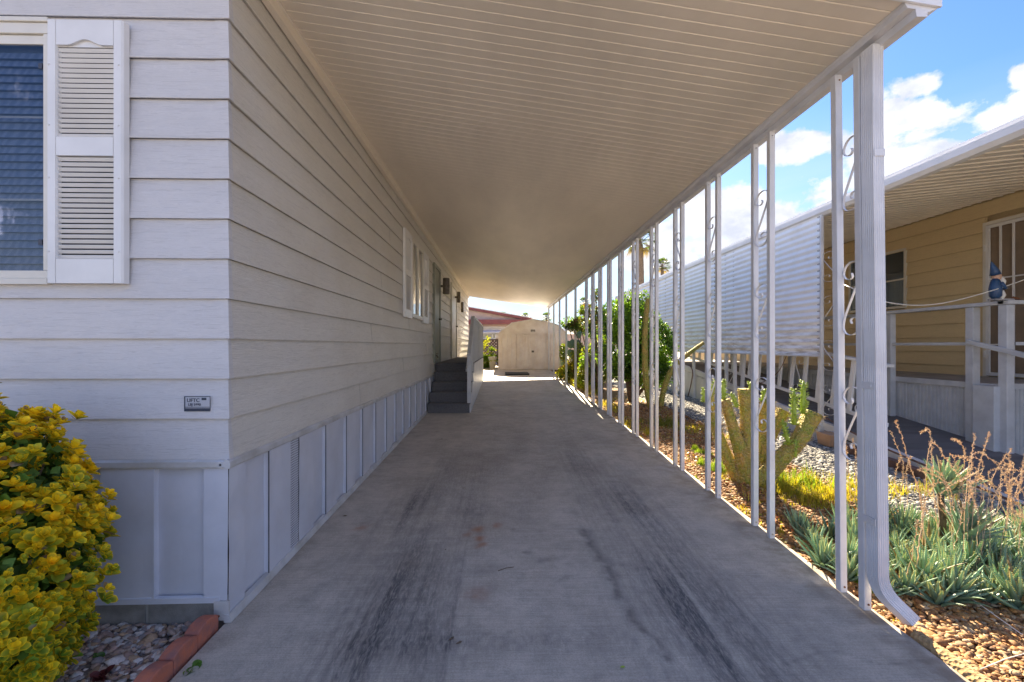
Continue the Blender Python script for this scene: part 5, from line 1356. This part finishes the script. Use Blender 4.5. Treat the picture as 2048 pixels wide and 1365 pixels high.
# ------------------------------------------------------------------ big stubby cactus
random.seed(9)
Yc_ = 4.45
cq = onY(1490, 950, Yc_); ct = empty('stump_cactus', (cq[0], Yc_, gz(Yc_)-.05), 'big stubby cactus with cut trunks and fresh spiny shoots beside the third column', 'cactus')
def cpt(px, py, dy=0): return Vector(onY(px, py, Yc_+dy))
def trunk(pts, rads, name='trunk'):
    P = []; n = len(pts)
    P = catmull([tuple(cpt(*p)) + (r,) for p, r in zip(pts, rads)], 6); Rr = [p[3] for p in P]; P = [Vector(p[:3]) for p in P]
    m = MB(); k = 18; rings = []; pr = None
    for i, p in enumerate(P):
        d = (P[min(i+1,len(P)-1)]-P[max(i-1,0)]).normalized(); pr = d.orthogonal().normalized() if pr is None else (pr-d*pr.dot(d)).normalized(); q = d.cross(pr)
        for j in range(k):
            a = 2*math.pi*j/k; rr = Rr[i]*(1+.13*math.cos(5*a+i*.25)+.10*noise.noise((p.x*14+math.cos(a), p.y*14+math.sin(a), p.z*14)))
            rings.append(p+(pr*math.cos(a)+q*math.sin(a))*rr)
    m.add(rings, [(i*k+j, i*k+(j+1)%k, (i+1)*k+(j+1)%k, (i+1)*k+j) for i in range(len(P)-1) for j in range(k)])
    c = P[-1]+(P[-1]-P[-2])*(-.25); b = len(m.v); m.v.append(tuple(c)); m.f += [(b, b-k+j, b-k+(j+1)%k) for j in range(k)]
    tr = m.build(name, m_cactus, ct, smooth=True)
    s = MB()
    for i in range(1, len(P)-1):
        for j in range(20):
            a = random.uniform(0, 6.28); d = (P[i+1]-P[i]).normalized(); u = d.orthogonal().normalized(); v = d.cross(u); nn = u*math.cos(a)+v*math.sin(a); b = P[i].lerp(P[i+1], random.random())+nn*Rr[i]*.98
            for _ in range(5):
                e = b+(nn+Vector([random.gauss(0,.5) for _ in range(3)]))*.022; s.tube([b, e], [.0013,.0005], 3, cap=False)
    s.build('spines', m_dryp, tr)
m_dryp = paint('cactus spine', (.55,.42,.24), .6, .1)
trunk([(1496,985),(1490,930),(1468,860),(1450,800)], [.095,.075,.055,.045])
trunk([(1500,980),(1496,900),(1492,830),(1490,778)], [.085,.065,.052,.062])
trunk([(1510,980,.1),(1530,900,.12),(1552,850,.15),(1568,822,.15)], [.085,.062,.055,.066])
trunk([(1505,980,-.06),(1560,920,-.1),(1598,880,-.1),(1628,826,-.1)], [.085,.072,.072,.082])
trunk([(1500,980,.12),(1520,880,.16),(1538,800,.16)], [.09,.07,.06])
trunk([(1490,985,.05),(1440,880,.1),(1418,780,.1)], [.07,.05,.032])
def shoot(px, py, px2, py2, r, dy=0):
    a, b = cpt(px, py, dy), cpt(px2, py2, dy); s = MB(); n = 12
    s.tube([a, a.lerp(b,.3), a.lerp(b,.75), b], [r*.55,r*.6,r*.5,r*.2], 10)
    L = (b-a).length; d = (b-a).normalized(); u = d.orthogonal().normalized(); v = d.cross(u)
    for i in range(int(L/.0035)):
        t = random.uniform(0,1); an = i*2.4; nn = u*math.cos(an)+v*math.sin(an); q = a.lerp(b,t)+nn*r*.45; rr = r*(1.15-.5*t)
        s.tube([q, q+nn*rr*.45+d*.006, q+nn*rr*.95+d*.014], [.005,.004,.0008], 5)
    o = s.build('shoot', m_shoot, ct, smooth=True)
m_shoot, nt_, b_ = new_mat('green cactus shoot'); b_.inputs['Base Color'].default_value = (.30,.40,.05,1); b_.inputs['Roughness'].default_value = .5
b_.inputs['Subsurface Weight'].default_value = .0
shoot(1606,828,1607,762,.042,-.1); shoot(1588,850,1588,778,.038,-.12); shoot(1578,890,1564,840,.034,-.15); shoot(1500,805,1502,764,.038); shoot(1474,815,1462,786,.03); shoot(1525,805,1530,778,.034,.15)
shoot(1448,800,1447,758,.032,.02); shoot(1424,790,1430,760,.028,.1); shoot(1409,805,1406,775,.026,.1); shoot(1590,915,1592,880,.03,-.16)

# ------------------------------------------------------------------ leafy shrubs and tree further along
def crown(name, parent, blobs_, n, size, pal, mat=m_leaf, gap=.0):
    Ps, Ns = [], []
    tot = sum(b[3]*b[4]*b[5] for b in blobs_)
    for (x, y, z, rx, ry, rz_) in blobs_:
        k = int(n*rx*ry*rz_/tot); d = rng.normal(size=(k,3)); d /= np.linalg.norm(d, axis=1)[:,None]; r = rng.uniform(.25,1,k)**.45*(1+.22*np.array([noise.noise((a[0]*2.5+x, a[1]*2.5, a[2]*2.5)) for a in d]))
        P = np.array([x,y,z]) + d*np.array([rx,ry,rz_])*r[:,None]; keep = np.array([noise.noise((p[0]*3.2, p[1]*3.2, p[2]*3.2)) > -.22+gap for p in P]); Ps.append(P[keep]); Ns.append(d[keep])
    P = np.concatenate(Ps); Nn = np.concatenate(Ns); n = len(P)
    D = Nn*.5 + rng.normal(size=(n,3))*.6 + np.array([0,0,-.05]); s = size*rng.uniform(.6,1.25,n); M = frames(D, .8, (0,0,1))*np.stack([s*.75,s,s],1)[:,None,:]
    cl_ = np.array([noise.noise((p[0]*2, p[1]*2, p[2]*2)) for p in P]); pal = np.array(pal); idx = np.clip(((cl_+.5)*len(pal)+rng.normal(0,.8,n)).astype(int), 0, len(pal)-1)
    V, Fc, C = scatter(LT, LF, M, P, pal[idx]*rng.uniform(.7,1.3,(n,1)))
    return np_mesh(name, V, Fc, mat, parent, col=C)
def tree(name, base, blobs_, n, size, pal, label, cat, trunk_r=.05, gap=0):
    t = empty(name, base, label, cat); m = MB(); bx, by, bz = base
    for (x, y, z, rx, ry, rz_) in blobs_:
        mid = ((bx+x)/2+random.uniform(-.1,.1), (by+y)/2, (bz+z)/2+.05); m.tube([(bx,by,bz-.05), mid, (x,y,z)], [trunk_r, trunk_r*.7, trunk_r*.25], 8)
        for _ in range(5): m.tube([(x,y,z-.1), (x+random.uniform(-.7,.7)*rx, y+random.uniform(-.7,.7)*ry, z+random.uniform(-.3,.8)*rz_)], [trunk_r*.3, trunk_r*.1], 5)
    m.build('trunk', m_bark, t, smooth=True); crown('crown', t, blobs_, n, size, pal, gap=gap); return t
G1 = [(.06,.13,.02),(.10,.20,.025),(.15,.28,.03),(.22,.38,.04)]; G2 = [(.12,.18,.02),(.22,.28,.03),(.32,.32,.03),(.40,.34,.04)]
Yt = 9.9; B = lambda px, py, rx, ry, rz_, Y=None: (onY(px, py, Y or Yt)[0], Y or Yt, onY(px, py, Y or Yt)[2], rx, ry, rz_)
base = onY(1262, 800, Yt); base = (base[0], Yt, gz(Yt)-.05)
tree('citrus_tree', base, [B(1268,650,.55,.6,.55), B(1235,640,.42,.5,.45), B(1310,690,.42,.6,.55), B(1240,715,.5,.6,.5), B(1285,735,.55,.6,.45), B(1320,745,.32,.4,.35), B(1288,605,.16,.2,.25), B(1256,598,.2,.25,.22)], 26000, .062, G1, 'dense green citrus tree standing between the columns and the corrugated curtain', 'tree')
def at(px, py, Y): return onY(px, py, Y)
Y2 = 12.2; q = at(1190,780,Y2)
tree('flowering_shrub', (q[0],Y2,gz(Y2)-.05), [B(1185,720,.35,.4,.4,Y2), B(1200,750,.3,.4,.3,Y2), B(1172,745,.25,.3,.3,Y2), B(1205,690,.3,.3,.35,Y2), B(1222,730,.35,.3,.4,Y2), B(1165,765,.25,.3,.2,Y2)], 11000, .06, G2[:3]+G1[2:], 'yellow green shrub left of the citrus tree behind the columns', 'shrub', .03)
Y3 = 14.5; q = at(1145,775,Y3)
tree('low_shrub', (q[0],Y3,gz(Y3)-.05), [B(1148,738,.3,.4,.35,Y3), B(1132,750,.3,.4,.3,Y3), B(1163,730,.25,.3,.3,Y3), B(1127,705,.12,.2,.3,Y3), B(1175,745,.35,.4,.4,Y3), B(1158,705,.25,.3,.3,Y3)], 8500, .07, G2, 'low yellow green shrub beside the far single posts', 'shrub', .03)
Y4 = 11.4; q = at(1205,790,Y4)
tree('slender_tree', (q[0],Y4,gz(Y4)-.05), [B(1205,640,.28,.3,.22,Y4), B(1180,622,.3,.3,.14,Y4), B(1160,648,.22,.3,.14,Y4), B(1192,592,.12,.2,.16,Y4), B(1185,580,.05,.1,.1,Y4), B(1145,655,.2,.2,.1,Y4)], 2600, .07, [(.07,.13,.03),(.14,.20,.05),(.16,.10,.05),(.2,.3,.05)], 'slender open tree with reddish green leaves reaching over the shrubs', 'tree', .03, .1)
Y5 = 16; q = at(1152,700,Y5)
tree('leafy_shrub', (q[0]+.3,Y5,gz(Y5)-.05), [B(1160,650,.5,.5,.3,Y5), B(1200,660,.7,.6,.3,Y5), B(1135,645,.3,.3,.2,Y5)], 5000, .08, G1[1:]+G2[:2], 'bright leafy shrub in front of the white outbuilding', 'shrub', .04)
# prickly pear
pp_ = empty('prickly_pear', (at(1150,760,15)[0], 15, gz(15)), 'blue green prickly pear cactus near the far end of the columns', 'cactus')
m_pad = paint('pear pad', (.13,.21,.12), .6, .15, dscale=20)
def pad(px, py, w_, h_, rot, Y=15):
    q = Vector(onY(px, py, Y)); M = Matrix.Translation(q) @ Matrix.Rotation(R(rot),4,'Y') @ Matrix.Rotation(R(random.uniform(-30,30)),4,'Z'); m = MB(); n = 16; prof = [(math.sin(math.pi*i/8), -math.cos(math.pi*i/8)) for i in range(9)]
    vs = [M @ Vector((w_/2*r*math.cos(2*math.pi*k/n)*(1+.12*z), .035*r*math.sin(2*math.pi*k/n), h_/2*z)) for r, z in prof for k in range(n)]
    m.add(vs, [(i*n+k, i*n+(k+1)%n, (i+1)*n+(k+1)%n, (i+1)*n+k) for i in range(8) for k in range(n)]); m.build('pad', m_pad, pp_, smooth=True)
for a in ((1146,735,.28,.4,5),(1150,712,.26,.36,-10),(1142,708,.24,.34,-25),(1155,690,.25,.36,10),(1146,688,.22,.32,-12),(1139,690,.2,.3,-30),(1158,670,.2,.28,15),(1127,700,.2,.42,-5),(1125,722,.24,.36,5)): pad(*a)
# column cactus and leaning one
def colcactus(pts, Y, r, label, name):
    P = [Vector(p) for p in catmull([onY(px, py, Y+dy) for (px, py, dy) in pts], 7)]; m = MB(); k = 10; rings = []; pr = None
    for i, p in enumerate(P):
        d = (P[min(i+1,len(P)-1)]-P[max(i-1,0)]).normalized(); pr = d.orthogonal().normalized() if pr is None else (pr-d*pr.dot(d)).normalized(); q = d.cross(pr); rr0 = r*(1-.45*(i/len(P))**3)
        for j in range(k): a = 2*math.pi*j/k; rings.append(p+(pr*math.cos(a)+q*math.sin(a))*rr0*(1+.22*(j%2)+.1*noise.noise(p*12)))
    m.add(rings, [(i*k+j, i*k+(j+1)%k, (i+1)*k+(j+1)%k, (i+1)*k+j) for i in range(len(P)-1) for j in range(k)]+[tuple(range(len(P)*k-k, len(P)*k))])
    for i in range(260):
        t = random.randint(1, len(P)-2); an = random.uniform(0,6.28); d = (P[t+1]-P[t]).normalized(); u = d.orthogonal().normalized(); v = d.cross(u); nn = u*math.cos(an)+v*math.sin(an); b = P[t].lerp(P[t+1], random.random())+nn*r*.95; m.tube([b, b+nn*.025+d*.01], [.004,.001], 3)
    return tag(m.build(name, m_cactus, None, smooth=False), label, 'cactus')
colcactus([(1302,815,0),(1293,770,0),(1290,700,.0),(1292,640,0),(1296,598,0)], 8.4, .05, 'thin column cactus leaning along the front of the citrus tree', 'column_cactus')
colcactus([(1322,812,0),(1328,780,0),(1343,742,0),(1372,712,0),(1407,686,0)], 9.0, .05, 'thorny cactus arm leaning right towards the corrugated curtain', 'leaning_cactus')
# plants and pots at the head of the drive
def pot(px, py, Y, r, h, label, mat=m_terra):
    q = onY(px, py, Y); m = MB(); m.lathe([(r*.68,0),(r*.95,h*.8),(r*1.08,h*.82),(r*1.08,h),(r*.92,h),(r*.85,h*.85),(.0,h*.84)], (q[0], Y, zs(Y)), 20); return tag(m.build('plant_pot', mat, None), label, 'pot')
pot(958, 742, 17.2, .16, .27, 'terracotta pot on the concrete past the porch steps'); pot(985, 738, 18.9, .17, .5, 'tall beige urn beside the shed corner', m_frame)
Y6 = 17.2; q = at(958,735,Y6)
tree('potted_plant', (q[0],Y6,zs(Y6)+.25), [B(958,722,.12,.12,.16,Y6), B(955,712,.06,.08,.1,Y6)], 500, .09, [(.16,.12,.05),(.3,.14,.1),(.12,.15,.05)], 'spindly reddish plant in the terracotta pot', 'plant', .012)
Y7 = 19.2; q = at(955,735,Y7)
def fan(base, n, L, col, label, name):
    bx, by, bz = base; V, Fq, C = [], [], []; P, Ds, S = [], [], []
    m = MB()
    for i in range(n):
        a = random.uniform(0,6.28); e = random.uniform(.5,1.35); d = Vector((math.cos(a)*math.cos(e), math.sin(a)*math.cos(e), math.sin(e))); p = Vector(base); pts = [p]
        for s_ in range(6): p = p+d*L/6*random.uniform(.9,1.1); d = (d+Vector((0,0,-.14))).normalized(); pts.append(p)
        m.tube(pts, .008, 4)
        for s_ in range(1,7):
            for sd_ in (-1,1,-1,1): P.append(pts[s_][:]); dd = (d.cross(Vector((0,0,1))).normalized()*sd_+d*.8+Vector((0,0,random.uniform(-.3,.3)))); Ds.append(dd[:]); S.append(random.uniform(.7,1.1))
    t = empty(name, base, label, 'plant'); m.build('stem', m_shoot, t)
    S = np.array(S)*.2; M = frames(np.array(Ds))*np.stack([S*.25,S,S],1)[:,None,:]; V, Fc, C = scatter(LT, LF, M, np.array(P), np.array(col)*rng.uniform(.7,1.3,(len(P),1))); np_mesh('fronds', V, Fc, m_leaf, t, col=C)
fan((q[0]-.1,Y7,zs(Y7)), 38, 1.35, (.42,.44,.04), 'tall yellow green feathery plant beside the porch rail', 'areca_plant')
Y8 = 19.4; q = at(975,735,Y8)
tree('potted_shrub', (q[0],Y8,zs(Y8)), [B(972,722,.28,.3,.3,Y8), B(984,712,.22,.25,.35,Y8), B(963,728,.2,.2,.2,Y8)], 3200, .08, G2[:2]+G1[2:], 'rounded green plant before the lattice fence', 'shrub', .02)
# terracotta block under the awning post, loose brick and hose beside the ramp
q = onX(1664, 890, XN-.1); m = MB(); m.extrude([(-.11,0),(.11,0),(.14,.16),(-.14,.16)], lambda a,z:(XN-.22,q[1]+a,gz(q[1])-.03+z), lambda a,z:(XN-.02,q[1]+a,gz(q[1])-.03+z)); tag(m.build('terracotta_planter', paint('pale terracotta', (.45,.27,.16), .85, .15, 60, .2), None, bevel=.006), 'square terracotta planter at the foot of the awning post', 'planter')
m_oldbrick = paint('old brick', (.20,.11,.08), .9, .25, 60, .4, dscale=10)
labs = ['red brown brick against the ramp base nearest the awning post', 'second red brown brick along the ramp base', 'third red brown brick along the ramp base', 'last red brown brick, nearest the camera along the ramp base']
for i in range(4):
    y = 5.55-.32*i; m = MB(); m.obox(Matrix.Translation((XN-.12-.03*(i%2), y, gz(y)-.0)) @ Matrix.Rotation(R(8*(i%2)-3),4,'Z'), .10, .28, .10); tag(m.build('brick', m_oldbrick, None, bevel=.008), labs[i], 'brick', 'bricks along the ramp base')
m = MB(); m.tube(catmull([(XN-.05, 6.1, .42), (XN-.06, 5.6, .30), (XN-.08, 5.0, .20), (XN-.08, 4.4, .12), (XN-.1, 3.6, .03)], 6), .011, 8); tag(m.build('garden_hose', m_oldbrick, None, smooth=True), 'thin red brown hose lying along the ramp kerb', 'hose')
m = MB(); m.tube(catmull([(XN-.02, 10.6, .95), (XN-.08, 10.3, .8), (XN-.1, 10.35, .5), (XN-.06, 10.6, .2)], 6), .012, 8); m.tube(catmull([(XN+.08, 7.1, 1.28), (XN+.03, 7.3, .95), (XN+.04, 7.9, .72), (XN+.03, 8.3, .75)], 6), .006, 6); tag(m.build('cable', m_oldbrick, None, smooth=True), 'loose brown cable hanging from the ramp railing', 'cable')

# ------------------------------------------------------------------ palms
def palm_parts(nf, L, seed):
    r_ = random.Random(seed); P, Ds, S = [], [], []; m = MB(); V, Fq, Cc = [], [], []
    for i in range(nf):
        a = i*2.4; e = 1.35 - 2.1*(i/nf)+r_.uniform(-.15,.15); d = Vector((math.cos(a)*math.cos(e), math.sin(a)*math.cos(e), math.sin(e))); p = d*L*.55; lat = d.cross(Vector((0,0,1))).normalized(); up = lat.cross(d)
        m.tube([(0,0,0), tuple(d*L*.3), tuple(p)], L*.012, 4)
        for k in range(15):
            t = (k/14*2-1)*1.35; dd = (d*math.cos(t)+lat*math.sin(t)).normalized(); ln = L*.5*r_.uniform(.85,1.05)*(1-.2*abs(t)); tip = p+dd*ln+Vector((0,0,-ln*.35)); mid = p+dd*ln*.55; w = up*0+dd.cross(up).normalized()*L*.022
            q = len(V); V += [p, mid-w, tip, mid+w]; Fq.append((q,q+1,q+2,q+3)); g = (Vector((.075,.12,.04)) if e > -.35 else Vector((.20,.15,.07)))*r_.uniform(.7,1.4); Cc += [g]*4
    return m, np.array([v[:] for v in V]), np.array(Fq), np.array([c[:] for c in Cc])
def palm(px, py, Y, L, r, label, seed=1, group=None):
    q = onY(px, py, Y); base = (q[0], Y, gz(Y)-.1); t = empty('palm_tree', base, label, 'palm', group)
    m, V, Fc, C = palm_parts(38, L, seed); top = Vector(q)
    np_mesh('fronds', V+np.array(top), Fc, m_leaf, t, col=C)
    k = MB(); n = 26; k.tube([(q[0]+.25*math.sin(i/n*2), Y, base[2]+(q[2]-base[2])*i/n) if i < n else tuple(q) for i in range(n+1)], [r*(1.25-.4*i/n)*(1+.06*(i%2)) for i in range(n+1)], 12); k.v = [(v[0]-.25*math.sin(2)*((v[2]-base[2])/(q[2]-base[2])) if 1 else v[0], v[1], v[2]) for v in k.v]
    k.build('trunk', m_palmbark, t, smooth=True); m.v = [tuple(Vector(v)+top) for v in m.v]; m.build('petioles', m_palmbark, t)
palm(1281, 484, 45, 2.0, .27, 'tall fan palm rising above the corrugated curtain', 3)
palm(1324, 533, 62, 1.5, .25, 'smaller fan palm peeking just over the corrugated curtain', 4)
palm(1006, 634, 150, 2.2, .25, 'tiny far palm over the maroon roof ridge', 5, 'far palms on the horizon'); palm(1051, 636, 150, 2.2, .25, 'tiny far palm right above the left slope of the shed roof', 6, 'far palms on the horizon')
palm(1093, 637, 140, 2.4, .25, 'tiny far palm behind the last carport post', 7, 'far palms on the horizon'); palm(1168, 606, 120, 2.0, .25, 'far palm seen between the single posts', 8, 'far palms on the horizon')

# ------------------------------------------------------------------ litter on the slab
for (px, py, s_, lab) in ((883,879,.05,'curled dry leaf on the slab left of centre by the steps'), (689,1034,.045,'dry brown leaf scrap on the slab near the skirt vent'), (902,1281,.035,'brown leaf pair piece, left one, on the near slab'), (917,1289,.035,'brown leaf pair piece, right one, on the near slab'), (1245,1337,.03,'green leaf scrap low on the near slab'), (1092,773,.09,'dark leaf on the concrete at the far shadow edge'), (891,1101,.02,'tiny dark leaf speck beside the rust stain')):
    q = gp(px, py); M = Matrix.Translation((q[0], q[1], q[2]+.004)) @ Matrix.Rotation(random.uniform(0,6),4,'Z'); m = MB()
    m.add([M @ Vector((x*s_, y*s_, z*s_)) for x, y, z in ((-.5,0,.05),(-.1,-.22,.12),(.35,-.15,.05),(.55,0,.16),(.3,.2,.14),(-.15,.2,.03),(0,0,.0))], [(0,1,6),(1,2,6),(2,3,6),(3,4,6),(4,5,6),(5,0,6)])
    tag(m.build('dry_leaf', m_bark if 'green' not in lab else m_shoot, None), lab, 'leaf', 'leaf litter on the slab')
q = gp(1012, 1140); m = MB(); m.tube([(q[0]-.05,q[1]-.02,q[2]+.004),(q[0],q[1]+.01,q[2]+.006),(q[0]+.05,q[1]+.025,q[2]+.004)], .002, 5); tag(m.build('twig', m_bark), 'thin dark twig on the slab below the rust stain', 'twig')
